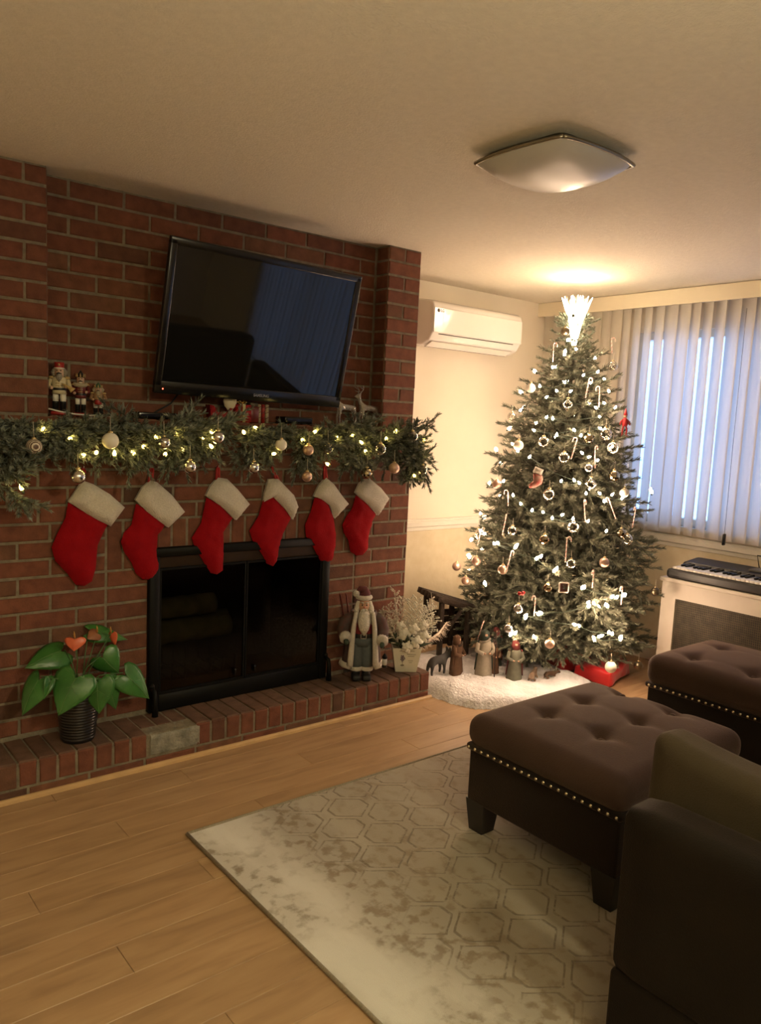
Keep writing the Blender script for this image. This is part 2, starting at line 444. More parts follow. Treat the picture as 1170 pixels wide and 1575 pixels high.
STOCK = [([(-1.687, 1.126), (-1.648, 1.112), (-1.582, 1.071), (-1.522, 1.017), (-1.578, 0.944), (-1.648, 0.981), (-1.74, 1.046), (-1.719, 1.077)],
  [(-1.737, 1.042), (-1.747, 0.985), (-1.782, 0.915), (-1.799, 0.873), (-1.786, 0.821), (-1.741, 0.767), (-1.709, 0.72), (-1.677, 0.713), (-1.648, 0.729), (-1.633, 0.78),
   (-1.626, 0.869), (-1.6, 0.927), (-1.582, 0.956), (-1.648, 0.995)],
  (-1.682, 1.177)),
 ([(-1.418, 1.124), (-1.39, 1.116), (-1.325, 1.061), (-1.267, 0.99), (-1.339, 0.927), (-1.413, 0.978), (-1.48, 1.046), (-1.453, 1.094)],
  [(-1.472, 1.03), (-1.491, 0.944), (-1.521, 0.915), (-1.533, 0.878), (-1.521, 0.839), (-1.49, 0.791), (-1.47, 0.743), (-1.442, 0.717), (-1.402, 0.713), (-1.374, 0.75),
   (-1.374, 0.782), (-1.383, 0.829), (-1.38, 0.899), (-1.364, 0.914), (-1.348, 0.941), (-1.413, 0.994)],
  (-1.41, 1.179)),
 ([(-1.118, 1.132), (-1.075, 1.126), (-1.023, 1.08), (-0.961, 1.013), (-1.026, 0.944), (-1.103, 1.009), (-1.174, 1.056), (-1.151, 1.099)],
  [(-1.165, 1.047), (-1.188, 0.937), (-1.23, 0.876), (-1.217, 0.842), (-1.177, 0.775), (-1.139, 0.718), (-1.108, 0.709), (-1.081, 0.724), (-1.078, 0.807),
   (-1.082, 0.893), (-1.039, 0.953), (-1.103, 1.018)],
  (-1.116, 1.179)),
 ([(-0.869, 1.122), (-0.82, 1.124), (-0.732, 1.047), (-0.707, 0.994), (-0.733, 0.933), (-0.781, 0.987), (-0.842, 1.041), (-0.89, 1.021), (-0.887, 1.059)],
  [(-0.889, 1.025), (-0.908, 0.958), (-0.953, 0.893), (-0.938, 0.849), (-0.882, 0.777), (-0.861, 0.737), (-0.826, 0.722), (-0.807, 0.745), (-0.799, 0.797),
   (-0.781, 0.866), (-0.738, 0.941), (-0.781, 0.996), (-0.842, 1.049)],
  (-0.847, 1.182)),
 ([(-0.557, 1.127), (-0.511, 1.096), (-0.452, 1.031), (-0.417, 0.998), (-0.498, 0.928), (-0.528, 0.992), (-0.579, 1.025), (-0.622, 1.04), (-0.598, 1.088)],
  [(-0.611, 1.031), (-0.63, 0.965), (-0.659, 0.904), (-0.651, 0.85), (-0.606, 0.793), (-0.565, 0.727), (-0.526, 0.714), (-0.493, 0.726), (-0.48, 0.794), (-0.479, 0.849),
   (-0.498, 0.934), (-0.529, 0.997), (-0.579, 1.034)],
  (-0.561, 1.185)),
 ([(-0.331, 1.116), (-0.296, 1.12), (-0.221, 1.072), (-0.165, 1.019), (-0.231, 0.933), (-0.3, 0.99), (-0.38, 1.052), (-0.359, 1.093)],
  [(-0.367, 1.038), (-0.387, 0.974), (-0.425, 0.929), (-0.443, 0.893), (-0.432, 0.856), (-0.402, 0.817), (-0.387, 0.76), (-0.351, 0.737), (-0.31, 0.737), (-0.281, 0.762),
   (-0.277, 0.838), (-0.259, 0.903), (-0.237, 0.94), (-0.301, 0.997)],
  (-0.312, 1.172))]
LEAVES = [((-1.765, -0.21, 0.428), (-1.841, -0.23, 0.296), 0.115), ((-1.88, -0.16, 0.425), (-1.953, -0.18, 0.305), 0.088), ((-1.766, -0.06, 0.482), (-1.909, -0.08, 0.444), 0.092),
 ((-1.691, -0.205, 0.395), (-1.694, -0.225, 0.269), 0.092), ((-1.636, -0.14, 0.367), (-1.604, -0.16, 0.246), 0.069),
 ((-1.648, -0.12, 0.456), (-1.588, -0.14, 0.383), 0.092), ((-1.572, -0.15, 0.383), (-1.474, -0.17, 0.269), 0.088), ((-1.671, -0.05, 0.539), (-1.527, -0.07, 0.494), 0.06),
 ((-1.854, -0.19, 0.42), (-1.88, -0.21, 0.357), 0.037)]
SPATHES = [((-1.75, -0.13, 0.541), (-1.756, -0.14, 0.497), 0.069), ((-1.606, -0.11, 0.535), (-1.595, -0.12, 0.487), 0.051), ((-1.648, -0.08, 0.538), (-1.689, -0.09, 0.522), 0.051)]


# ------------------------------------------------------------------ materials
M_ceil = mat('ceiling_paint', (0.66, 0.60, 0.49), 0.9, var=0.04, vscale=40, bump=0.28, bscale=150)
M_wall = mat('upper_wall_paint', (0.80, 0.72, 0.60), 0.75, var=0.03, vscale=3, bump=0.05, bscale=90)
M_wain = mat('lower_wall_paint', (0.66, 0.56, 0.38), 0.7, col2=(0.72, 0.63, 0.46), vscale=14, bump=0.12, bscale=50)
M_white = mat('white_trim', (0.75, 0.71, 0.63), 0.45, var=0.03)
M_mortar = mat('mortar', (0.20, 0.172, 0.122), 0.95, var=0.25, vscale=30, bump=0.5, bscale=120)
M_blackm = mat('black_metal', (0.006, 0.006, 0.006), 0.5, metal=0.0, spec=.12, var=0.2, bump=0.05)
M_gloss = mat('black_plastic', (0.008, 0.008, 0.009), 0.22, var=0.1)
M_matteblack = mat('matte_black', (0.012, 0.011, 0.011), 0.6, var=0.2)

def brick_mat(name, ramp):
    m = bpy.data.materials.new(name)
    N, L = nodes(m); b = N['Principled BSDF']
    oi = N.new('ShaderNodeObjectInfo'); tc = N.new('ShaderNodeTexCoord')
    r = N.new('ShaderNodeValToRGB'); r.color_ramp.interpolation = 'LINEAR'
    e = r.color_ramp.elements
    e[0].position, e[0].color = ramp[0][0], (*ramp[0][1], 1)
    e[1].position, e[1].color = ramp[-1][0], (*ramp[-1][1], 1)
    for p, c in ramp[1:-1]:
        k = e.new(p); k.color = (*c, 1)
    L.new(oi.outputs['Random'], r.inputs['Fac'])
    va = N.new('ShaderNodeVectorMath'); va.operation = 'ADD'
    vs = N.new('ShaderNodeVectorMath'); vs.operation = 'SCALE'; vs.inputs['Scale'].default_value = 1.0
    L.new(oi.outputs['Location'], vs.inputs[0])
    L.new(tc.outputs['Object'], va.inputs[0]); L.new(vs.outputs['Vector'], va.inputs[1])
    n = N.new('ShaderNodeTexNoise'); n.inputs['Scale'].default_value = 22; n.inputs['Detail'].default_value = 6
    L.new(va.outputs['Vector'], n.inputs['Vector'])
    n2 = N.new('ShaderNodeTexNoise'); n2.inputs['Scale'].default_value = 170; n2.inputs['Detail'].default_value = 3
    L.new(va.outputs['Vector'], n2.inputs['Vector'])
    mr = N.new('ShaderNodeMapRange'); mr.inputs['From Min'].default_value = 0.3; mr.inputs['From Max'].default_value = 0.75
    mr.inputs['To Min'].default_value = 0.72; mr.inputs['To Max'].default_value = 1.25
    L.new(n.outputs['Fac'], mr.inputs['Value'])
    hv = N.new('ShaderNodeHueSaturation')
    L.new(r.outputs['Color'], hv.inputs['Color']); L.new(mr.outputs['Result'], hv.inputs['Value'])
    L.new(hv.outputs['Color'], b.inputs['Base Color'])
    bp = N.new('ShaderNodeBump'); bp.inputs['Strength'].default_value = 0.5; bp.inputs['Distance'].default_value = 0.004
    L.new(n2.outputs['Fac'], bp.inputs['Height']); L.new(bp.outputs['Normal'], b.inputs['Normal'])
    b.inputs['Roughness'].default_value = 0.85
    b.inputs['Specular IOR Level'].default_value = 0.25
    return m
M_brick = brick_mat('red_brick', [(0.0, (0.075, 0.042, 0.029)), (0.12, (0.14, 0.056, 0.035)), (0.5, (0.18, 0.068, 0.040)), (0.75, (0.15, 0.054, 0.034)), (0.92, (0.185, 0.082, 0.046)), (1.0, (0.10, 0.055, 0.038))])
M_bricktop = brick_mat('worn_hearth_brick', [(0.0, (0.10, 0.062, 0.045)), (0.5, (0.15, 0.085, 0.058)), (1.0, (0.12, 0.065, 0.045))])
M_patch = mat('cement_patch', (0.23, 0.22, 0.18), 0.95, var=0.3, vscale=30, bump=0.8, bscale=80)

def wood_floor_mat():
    m = bpy.data.materials.new('oak_laminate')
    N, L = nodes(m); b = N['Principled BSDF']
    tc = N.new('ShaderNodeTexCoord'); oi = N.new('ShaderNodeObjectInfo')
    cx = N.new('ShaderNodeCombineXYZ')
    mu = N.new('ShaderNodeMath'); mu.operation = 'MULTIPLY'; mu.inputs[1].default_value = 37.0
    L.new(oi.outputs['Random'], mu.inputs[0]); L.new(mu.outputs['Value'], cx.inputs['X']); L.new(mu.outputs['Value'], cx.inputs['Y'])
    va = N.new('ShaderNodeVectorMath'); va.operation = 'ADD'
    L.new(tc.outputs['Object'], va.inputs[0]); L.new(cx.outputs['Vector'], va.inputs[1])
    mp = N.new('ShaderNodeMapping'); mp.inputs['Scale'].default_value = (2.4, 16, 16)
    L.new(va.outputs['Vector'], mp.inputs['Vector'])
    n = N.new('ShaderNodeTexNoise'); n.inputs['Scale'].default_value = 1.6; n.inputs['Detail'].default_value = 7; n.inputs['Distortion'].default_value = 0.6
    L.new(mp.outputs['Vector'], n.inputs['Vector'])
    r = N.new('ShaderNodeValToRGB')
    e = r.color_ramp.elements
    e[0].position = 0.28; e[0].color = (0.30, 0.185, 0.098, 1)
    e[1].position = 0.72; e[1].color = (0.43, 0.285, 0.155, 1)
    k = e.new(0.5); k.color = (0.385, 0.245, 0.13, 1)
    L.new(n.outputs['Fac'], r.inputs['Fac'])
    hv = N.new('ShaderNodeHueSaturation')
    m2 = N.new('ShaderNodeMapRange'); m2.inputs['To Min'].default_value = 0.93; m2.inputs['To Max'].default_value = 1.06
    L.new(oi.outputs['Random'], m2.inputs['Value']); L.new(m2.outputs['Result'], hv.inputs['Value'])
    L.new(r.outputs['Color'], hv.inputs['Color']); L.new(hv.outputs['Color'], b.inputs['Base Color'])
    b.inputs['Roughness'].default_value = 0.38
    b.inputs['Specular IOR Level'].default_value = 0.4
    bp = N.new('ShaderNodeBump'); bp.inputs['Strength'].default_value = 0.08; bp.inputs['Distance'].default_value = 0.002
    L.new(n.outputs['Fac'], bp.inputs['Height']); L.new(bp.outputs['Normal'], b.inputs['Normal'])
    return m
M_floor = wood_floor_mat()

# ------------------------------------------------------------------ room shell
YN = 0.577; XE = 1.68; XW = -5.2; YS = -6.0
def struct(name, mb, m, parent=None, **k):
    o = mb.build(name, m, parent, **k)
    if not parent: o['kind'] = 'structure'
    return o
fl = struct('floor', MB().box(XW-.1, XE+.1, YS-.1, YN+.1, -0.12, -0.0035), mat('floor_joint', (0.17, 0.09, 0.04), 0.8, var=0.1))
_pk = {}
def plank(x0, x1, y0, y1):
    L_ = round(x1-x0, 3); W_ = round(y1-y0, 3)
    if (L_, W_) not in _pk:
        q = MB(); h = .0035; g = .0006; c = .0012
        x, y = L_/2-g, W_/2-g
        vs = [(-x,-y,-h),(x,-y,-h),(x,y,-h),(-x,y,-h),(-x,-y,-c),(x,-y,-c),(x,y,-c),(-x,y,-c),(-x+c,-y+c,0),(x-c,-y+c,0),(x-c,y-c,0),(-x+c,y-c,0)]
        fs = [(8,9,10,11)]+[(a,(a+1)%4,4+(a+1)%4,4+a) for a in range(4)]+[(4+a,4+(a+1)%4,8+(a+1)%4,8+a) for a in range(4)]
        _pk[(L_, W_)] = q.add(vs, fs, 0).mesh('plank', M_floor)
    link('plank', _pk[(L_, W_)], fl, ((x0+x1)/2, (y0+y1)/2, 0))
y = YN
row = 0
while y > -3.3:
    off = (row*0.47) % 1.29
    x = -3.4 + off - 1.29
    while x < XE:
        a, b_ = max(x, -3.4), min(x+1.29, XE)
        if b_-a > 0.05: plank(a, b_, y-0.125, y)
        x += 1.29
    y -= 0.125; row += 1
MB().box(XW, -3.4, YS, YN, -.0035, 0).box(-3.4, XE, YS, y, -.0035, 0).build('plank', M_floor, fl)

struct('ceiling', MB().box(XW-.1, XE+.1, YS-.1, YN+.1, H, H+.1), M_ceil)
# right of the fireplace: wall with the air conditioner
struct('wall_back', MB().box(-2.4, XE+.1, YN, YN+.1, 0, H, 0), M_wall)
struct('wall_left', MB().box(XW-.1, XW, YS-.1, YN+.1, 0, H), M_wall)
struct('wall_front', MB().box(XW-.1, XE+.1, YS-.1, YS, 0, H), M_wall)
struct('wall_beside', MB().box(XW, -2.2, 0.15, 0.25, 0, H), M_wall)
# window wall with two openings
WIN = [(-1.75, -0.14), (-4.7, -2.75)]
WZ = [(0.86, 2.02), (0.06, 2.02)]
q = MB()
ys = [YN]+[c for a in WIN for c in (a[1], a[0])]+[YS]
for i in range(0, len(ys), 2): q.box(XE, XE+.12, ys[i+1], ys[i], 0, H)
for (a, b_), (z0, z1) in zip(WIN, WZ):
    q.box(XE, XE+.12, a, b_, 0, z0); q.box(XE, XE+.12, a, b_, z1, H)
struct('wall_right', q, M_wall)
# wainscot, chair rail, baseboards
def rail_profile(z, d0=0.0):
    return [(0, z-.035), (-.010, z-.033), (-.012, z-.012), (-.022, z-.006), (-.024, z+.020), (-.014, z+.030), (-.014, z+.036), (0, z+.04)]
q = MB().prism([(YN+a, z) for a, z in rail_profile(0.765)], 0.0, XE, axis='x')
struct('trim_1', q, M_white)
q = MB().prism([(XE+a, z) for a, z in rail_profile(0.765)], -2.7, YN, axis='y')
struct('trim_2', q, M_white)
struct('trim_3', MB().box(0.0, XE, YN-.006, YN, 0.09, 0.73), M_wain)
struct('trim_4', MB().box(XE-.006, XE, -2.7, YN, 0.09, 0.73), M_wain)
struct('baseboard_back', MB().prism([(YN-.016, 0), (YN, 0), (YN, .10), (YN-.006, .10), (YN-.016, .085)], 0.0, XE, axis='x'), M_white)
struct('baseboard_right', MB().prism([(XE-.016, 0), (XE, 0), (XE, .10), (XE-.006, .10), (XE-.016, .085)], -2.7, YN-.016, axis='y'), M_white)

# windows
M_glass = bpy.data.materials.new('window_glass')
N, L = nodes(M_glass)
for n_ in list(N):
    if n_.type != 'OUTPUT_MATERIAL': N.remove(n_)
tr = N.new('ShaderNodeBsdfTransparent'); tr.inputs['Color'].default_value = (.93, .95, .96, 1)
gl_ = N.new('ShaderNodeBsdfGlossy'); gl_.inputs['Roughness'].default_value = 0.02
mx = N.new('ShaderNodeMixShader'); mx.inputs['Fac'].default_value = 0.06
L.new(tr.outputs[0], mx.inputs[1]); L.new(gl_.outputs[0], mx.inputs[2]); L.new(mx.outputs[0], N['Material Output'].inputs['Surface'])
def window(name, y0, y1, z0, z1, mull):
    r = thing(name, None, None, (0, 0, 0), kind='structure')
    f = MB(); t = .045; x0, x1 = XE+.03, XE+.09
    f.box(x0, x1, y0, y1, z0, z0+t).box(x0, x1, y0, y1, z1-t, z1).box(x0, x1, y0, y0+t, z0+t, z1-t).box(x0, x1, y1-t, y1, z0+t, z1-t)
    f.build('window_frame', M_white, r)
    ed = [y0+t]+mull+[y1-t]
    for k in mull: MB().box(x0+.005, x1-.005, k-.02, k+.02, z0+t, z1-t).build('mullion', M_white, r)
    for a, b_ in zip(ed[:-1], ed[1:]):
        MB().box(XE+.057, XE+.061, a+.02, b_-.02, z0+t, z1-t).build('pane', M_glass, r)
    MB().box(XE-.03, XE+.12, y0-.04, y1+.04, z0-.03, z0).build('window_sill', M_white, r)
window('window_1', WIN[0][0], WIN[0][1], WZ[0][0], WZ[0][1], [-0.95])
window('window_2', WIN[1][0], WIN[1][1], WZ[1][0], WZ[1][1], [-3.7])

# ------------------------------------------------------------------ brick work
CO = 0.0677                       # course height
ZT = 2.1805                       # a bed joint near the ceiling
def zk(k): return ZT-k*CO
_bk = {}
def brick(parent, x0, x1, z0, z1, yf, m, j=0.0105, depth=0.03, axis='y', name='brick'):
    """brick whose face lies at y=yf facing -y (axis y) or at x=yf facing +x (axis x)"""
    a = round(x1-x0-j, 3); h = round(z1-z0-j, 4)
    if a < 0.012 or h < 0.012: return
    key = (a, h, depth, axis, m.name, random.randrange(2))
    if key not in _bk:
        c = .0035; X, Z = a/2, h/2
        jit = lambda: random.uniform(-.0012, .0012)
        vs = [(-X,depth,-Z),(X,depth,-Z),(X,depth,Z),(-X,depth,Z)]
        vs += [(sx*X+jit(), c, sz*Z+jit()) for sx, sz in ((-1,-1),(1,-1),(1,1),(-1,1))]
        vs += [(sx*(X-c)+jit(), random.uniform(-.001, .001), sz*(Z-c)+jit()) for sx, sz in ((-1,-1),(1,-1),(1,1),(-1,1))]
        if axis == 'x': vs = [(-p[1], p[0], p[2]) for p in vs]
        if axis == 'nx': vs = [(p[1], p[0], p[2]) for p in vs]
        if axis == 'z': vs = [(p[0], p[2], -p[1]) for p in vs]
        fs = [(8,9,10,11)]+[(i,(i+1)%4,4+(i+1)%4,4+i) for i in range(4)]+[(4+i,4+(i+1)%4,8+(i+1)%4,8+i) for i in range(4)]
        _bk[key] = MB().add(vs, fs, 0).mesh('brick', m)
    xm, zm = (x0+x1)/2, (z0+z1)/2
    o = random.uniform(-.0015, .0015)
    loc = {'y': (xm, yf+o, zm), 'x': (yf+o, xm, zm), 'nx': (yf+o, xm, zm), 'z': (xm, zm, yf+o)}[axis]
    link(name, _bk[key], parent, loc)
BL = 0.2135
def course(parent, x0, x1, z0, z1, off, yf, m, **k):
    x = x0 - off
    while x < x1-1e-6:
        a, b_ = max(x, x0), min(x+BL, x1)
        if b_-a < .03: pass
        brick(parent, a, b_, z0, z1, yf, m, **k)
        x += BL
XL = -2.14; PL = -1.798; PR = -0.213; REC = 0.099
LEDGE = zk(12)
HZ = 0.141
bw = thing('wall_fireplace', None, None, kind='structure')
core = MB()
FX0, FX1, FZ1 = -1.405, -0.522, zk(21)
mo = 0.0045
core.box(XL, FX0-.002, mo, .577, 0, LEDGE-mo).box(FX1+.002, -mo, mo, .577, 0, LEDGE-mo).box(FX0-.002, FX1+.002, mo, .577, FZ1+.002, LEDGE-mo)
core.box(XL, -mo, REC+mo, .577, LEDGE-mo, H).box(XL, PL-mo, mo, REC+mo, LEDGE-mo, H).box(PR+mo, -mo, mo, REC+mo, LEDGE-mo, H)
core.build('mortar', M_mortar, bw)
JL, JR = -1.585, -0.345
for k in range(12, 30):
    z1, z0 = zk(k), zk(k+1)
    if z0 < HZ-.03: z0 = HZ-.004
    if z1-z0 < .02: continue
    par = k % 2
    if k < 18:
        course(bw, XL, 0.0, z0, z1, 0.02+par*BL/2, 0.0, M_brick)
    else:
        # left and right of the firebox
        x = JL
        i = 0
        while x > XL:
            wd = BL if not (i == 0 and par) else BL/2+.01
            brick(bw, max(x-wd, XL), x, z0, z1, 0.0, M_brick); x -= wd; i += 1
        if k >= 21:
            brick(bw, JL, FX0, z0, z1, 0.0, M_brick)
            brick(bw, FX1, JR, z0, z1, 0.0, M_brick)
        x = JR; i = 0
        while x < -0.001:
            wd = BL if not (i == 0 and par) else BL/2
            brick(bw, x, min(x+wd, 0.0), z0, z1, 0.0, M_brick); x += wd; i += 1
x = JL
while x < JR-.02:
    brick(bw, x, min(x+.0689, JR), zk(21), zk(18), 0.0, M_brick, name='soldier_brick'); x += .0689
for k in range(12, 30):
    z1, z0 = zk(k), max(zk(k+1), HZ)
    if z1-z0 > .02:
        for a in range(2): brick(bw, .008+a*.28, .28+a*.28, z0, z1, 0.0, M_brick, axis='x', depth=.007)
# upper part: recess between two pilasters
bu = thing('wall_recess', None, None, kind='structure')
for k in range(-1, 12):
    z0 = zk(k+1); z1 = min(zk(k), H)
    par = k % 2
    course(bu, PL, PR, z0, z1, 0.11 if par else 0.005, REC, M_brick)
    course(bu, XL, PL, z0, z1, 0.06+par*BL/2, 0.0, M_brick)
    course(bu, PR, 0.0, z0, z1, par*BL/2, 0.0, M_brick)
    brick(bu, .004, REC, z0, z1, PL, M_brick, axis='x', depth=.007)
    brick(bu, .004, REC, z0, z1, PR, M_brick, axis='nx', depth=.007)
    for a in range(2): brick(bu, .008+a*.28, .28+a*.28, z0, z1, 0.0, M_brick, axis='x', depth=.007)
x = PL
while x < PR-.01:
    brick(bu, x, min(x+.1067, PR), .004, REC, LEDGE, M_brick, axis='z', depth=.007); x += .1067

# hearth
he = thing('hearth', 'low raised brick hearth with a grey cement patch along its front edge', 'hearth', (0, 0, 0))
HD = -0.221; HX1 = 0.006
HC = MB().box(XL, HX1-.006, HD+.006, 0.003, 0.0, HZ-.006)
HC.build('mortar', M_mortar, he)
PX0, PX1 = -1.487, -1.278
x = HX1
while x > XL+.01:
    a = max(x-.0684, XL)
    if not (a > PX0-.03 and x < PX1+.03):
        brick(he, a, x, .042, HZ, HD, M_brick, depth=.02)
        brick(he, a, x, HD+.002, -.004, HZ, M_bricktop, axis='z', depth=.02, j=.006)
    else:
        brick(he, a, x, HD+.075, -.004, HZ-.004, M_bricktop, axis='z', depth=.02, j=.006)
    x -= .0684
x = HX1
while x > XL+.01:
    a = max(x-.2165, XL); brick(he, a, x, -.025, .042, HD+.0005, M_brick, depth=.02); x -= .2165
q = MB()
nx, nz = 28, 9
vs = []; fs = []
for i in range(nx+1):
    for j in range(nz+1):
        u, v = i/nx, j/nz
        X = PX0+(PX1-PX0)*u; 
        if v < .62:
            Z = .052+(HZ-.05)*v/.62*.92; Y = HD-.001+.004*noise.noise(Vector((X*40, Z*60, 1)))
        else:
            t = (v-.62)/.38
            Z = HZ-.008+.008*noise.noise(Vector((X*60, t*4, 3))); Y = HD+.004+t*.085+.01*noise.noise(Vector((X*50, t*3, 7)))
        vs.append((X, Y, Z))
for i in range(nx):
    for j in range(nz): fs.append((i*(nz+1)+j, (i+1)*(nz+1)+j, (i+1)*(nz+1)+j+1, i*(nz+1)+j+1))
q.add(vs, fs, 0, True).build('cement_patch', M_patch, he)
tag(he.children[-1], 'rough grey cement patch')
struct('trim_5', MB().prism([(HD-.016, 0), (HD-.001, 0), (HD-.001, .017), (HD-.008, .016), (HD-.014, .010)], XL, HX1+.01, axis='x'), mat('light_oak_trim', (.52, .34, .16), .4, var=.12, vscale=12))

# ------------------------------------------------------------------ vertical blinds
M_slat = bpy.data.materials.new('blind_vane')
N, L = nodes(M_slat)
for n_ in list(N):
    if n_.type != 'OUTPUT_MATERIAL': N.remove(n_)
dd = N.new('ShaderNodeBsdfDiffuse'); dd.inputs['Color'].default_value = (.70, .64, .55, 1)
tt = N.new('ShaderNodeBsdfTranslucent'); tt.inputs['Color'].default_value = (.62, .62, .60, 1)
mx = N.new('ShaderNodeMixShader'); mx.inputs['Fac'].default_value = 0.42
tcn = N.new('ShaderNodeTexCoord'); nz_ = N.new('ShaderNodeTexNoise'); nz_.inputs['Scale'].default_value = 400
bpn = N.new('ShaderNodeBump'); bpn.inputs['Strength'].default_value = .15; bpn.inputs['Distance'].default_value = .002
L.new(tcn.outputs['Object'], nz_.inputs['Vector']); L.new(nz_.outputs['Fac'], bpn.inputs['Height'])
L.new(bpn.outputs['Normal'], dd.inputs['Normal'])
L.new(dd.outputs[0], mx.inputs[1]); L.new(tt.outputs[0], mx.inputs[2]); L.new(mx.outputs[0], N['Material Output'].inputs['Surface'])
M_valance = mat('valance_cream', (.74, .66, .50), .5, var=.03)
def slat_mesh(z0, z1, w_=.089):
    m = MB(); n = 6; vs = []; fs = []
    for i in range(n+1):
        u = i/n-.5
        for z in (z0, z1): vs.append((.010*(1-4*u*u)-.005, u*w_, z))
    for i in range(n): fs.append((2*i, 2*i+2, 2*i+3, 2*i+1))
    return m.add(vs, fs, 0, True).mesh('slat', M_slat)
XB = 1.635
def blind(name, label, y1, y0, z0, z1, angles, default):
    r = thing(name, label, 'blind', (XB, 0, 0))
    v = MB().box(1.588-XB, 1.594-XB, y0-.06, y1+.02, z1+.012, z1+.10).box(1.594-XB, XE-.001-XB, y1+.014, y1+.02, z1+.012, z1+.10)
    v.build('valance', M_valance, r)
    MB().rbox(-.02, .02, y0-.04, y1+.01, z1+.018, z1+.05, .003, 1).build('headrail', M_white, r)
    me = slat_mesh(z0, z1+.02)
    y = y1-.05; i = 0
    while y > y0:
        a = angles.get(i, default + 3.5*math.sin(i*2.3))
        link('slat', me, r, (0, y, 0), (0, 0, -math.radians(a)))
        y -= .0765; i += 1
    return r
# slat index -> opening angle
OPEN = {8: 23, 9: 27, 10: 28, 11: 24, 14: 23, 15: 27, 16: 25, 17: 12}
bl = blind('vertical_blind', 'cream vertical blind across the window behind the tree, vanes partly open', YN-.02, -1.72, .815, 2.146, OPEN, 6)
blind('vertical_blind', 'long vertical blind over the patio door, seen mirrored in the television', -2.68, -4.78, .10, 2.146, {2: 20, 5: 22, 9: 24, 14: 20}, 9)
q = MB().rbox(-.012, .012, -.006, .006, .80, .865, .003, 1)
q.tube([(0, 0, .865), (0, .004, 1.4), (0, .004, 2.1)], .0012, 5)
wd_ = q.build('control_wand', M_gloss, bl, (-.065, -.895, 0)); tag(wd_, 'black pull of the blind')

# ------------------------------------------------------------------ ceiling light
M_frost = mat('frosted_glass', (.50, .48, .45), .30, var=.02, spec=.5)
M_chrome = mat('brushed_nickel', (.30, .27, .21), .35, metal=.9, var=.1)
cl = thing('ceiling_light', 'square flush frosted glass ceiling light, unlit', 'light', (-.687, -1.378, H))
MB().rbox(-.150, .150, -.150, .150, -.035, 0, .03, 3).build('base', M_chrome, cl)
def domefn(p):
    return p
n = 22; vs = []; fs = []
for i in range(n+1):
    for j in range(n+1):
        u, v = i/n*2-1, j/n*2-1
        # round the corners of the square
        k = .965
        U, V = u*math.sqrt(1-.20*v*v), v*math.sqrt(1-.20*u*u)
        hgt = (1-abs(u)**2.6)*(1-abs(v)**2.6)
        vs.append((U*.19, V*.19, -.030-.060*hgt**.62))
for i in range(n):
    for j in range(n): fs.append((i*(n+1)+j, i*(n+1)+j+1, (i+1)*(n+1)+j+1, (i+1)*(n+1)+j))
rim = [i for i in range(n+1)]
q = MB().add(vs, fs, 0, True)
q.build('glass_shade', M_frost, cl)
ring = [(-.183,-.183),(.183,-.183),(.183,.183),(-.183,.183),(-.183,-.183)]
q = MB()
lp = [i*(n+1) for i in range(n+1)]+[n*(n+1)+j for j in range(1, n+1)]+[i*(n+1)+n for i in range(n-1, -1, -1)]+[j for j in range(n-1, -1, -1)]
q.tube([(vs[i][0]*1.01, vs[i][1]*1.01, -.029) for i in lp], .006, 6)
q.build('rim', M_chrome, cl)

# ------------------------------------------------------------------ air conditioner
M_ac = mat('ac_white', (.80, .77, .73), .16, var=.01, coat=.3)
M_dark = mat('dark_line', (.10, .085, .075), .5, var=.1)
ac = thing('air_conditioner', 'white split air conditioner mounted high on the wall right of the fireplace', 'air conditioner', (.818, YN, 0))
prof = [(0, 1.862), (-.115, 1.858), (-.178, 1.884), (-.206, 1.93), (-.208, 2.07), (-.198, 2.098), (-.17, 2.112), (0, 2.138)]
q = MB().prism(prof, -.385, .385, axis='x', smooth=False)
b_ = q.build('body', M_ac, ac)
bv = b_.modifiers.new('bevel', 'BEVEL'); bv.width = .012; bv.segments = 3; bv.limit_method = 'ANGLE'; bv.angle_limit = .3
for f in b_.data.polygons: f.use_smooth = True
MB().prism([(-.2085, 1.925), (-.2105, 1.93), (-.2115, 2.066), (-.2085, 2.07)], -.378, .378, axis='x').build('front_panel', M_ac, ac)
MB().box(-.33, .31, -.205, -.199, 1.918, 1.922).build('panel_seam', M_dark, ac)
MB().prism([(-.12, 1.856), (-.176, 1.879), (-.180, 1.876), (-.124, 1.851)], -.36, .33, axis='x').build('louver', M_ac, ac)
MB().box(-.36, .33, -.122, -.117, 1.850, 1.8535).build('louver_gap', M_dark, ac)
def text(body, size, m, parent, mtx, depth=.0006, name='lettering', bold=True):
    cu_ = bpy.data.curves.new(name, 'FONT'); cu_.body = body; cu_.size = size; cu_.extrude = depth
    cu_.align_x = 'CENTER'; cu_.align_y = 'CENTER'
    if bold: cu_.offset = size*.02
    o = bpy.data.objects.new(name, cu_); COL.objects.link(o)
    dg = bpy.context.evaluated_depsgraph_get()
    me = bpy.data.meshes.new_from_object(o.evaluated_get(dg))
    bpy.data.objects.remove(o)
    me.name = name; me.materials.clear(); me.materials.append(m)
    me.transform(mtx)
    return link(name, me, parent)
FRONT = Matrix.Rotation(PI/2, 4, 'X')       # text facing -y
lg = MB(); lg.lathe([(.0001, 0), (.011, 0), (.011, .0015), (.0001, .0015)], 20, 0, Matrix.Translation((-.348, -.2105, 2.052)) @ Matrix.Rotation(PI/2, 4, 'X'))
lg.build('round_emblem', M_dark, ac)
text('LG', .024, M_dark, ac, Matrix.Translation((-.318, -.2125, 2.052)) @ FRONT)

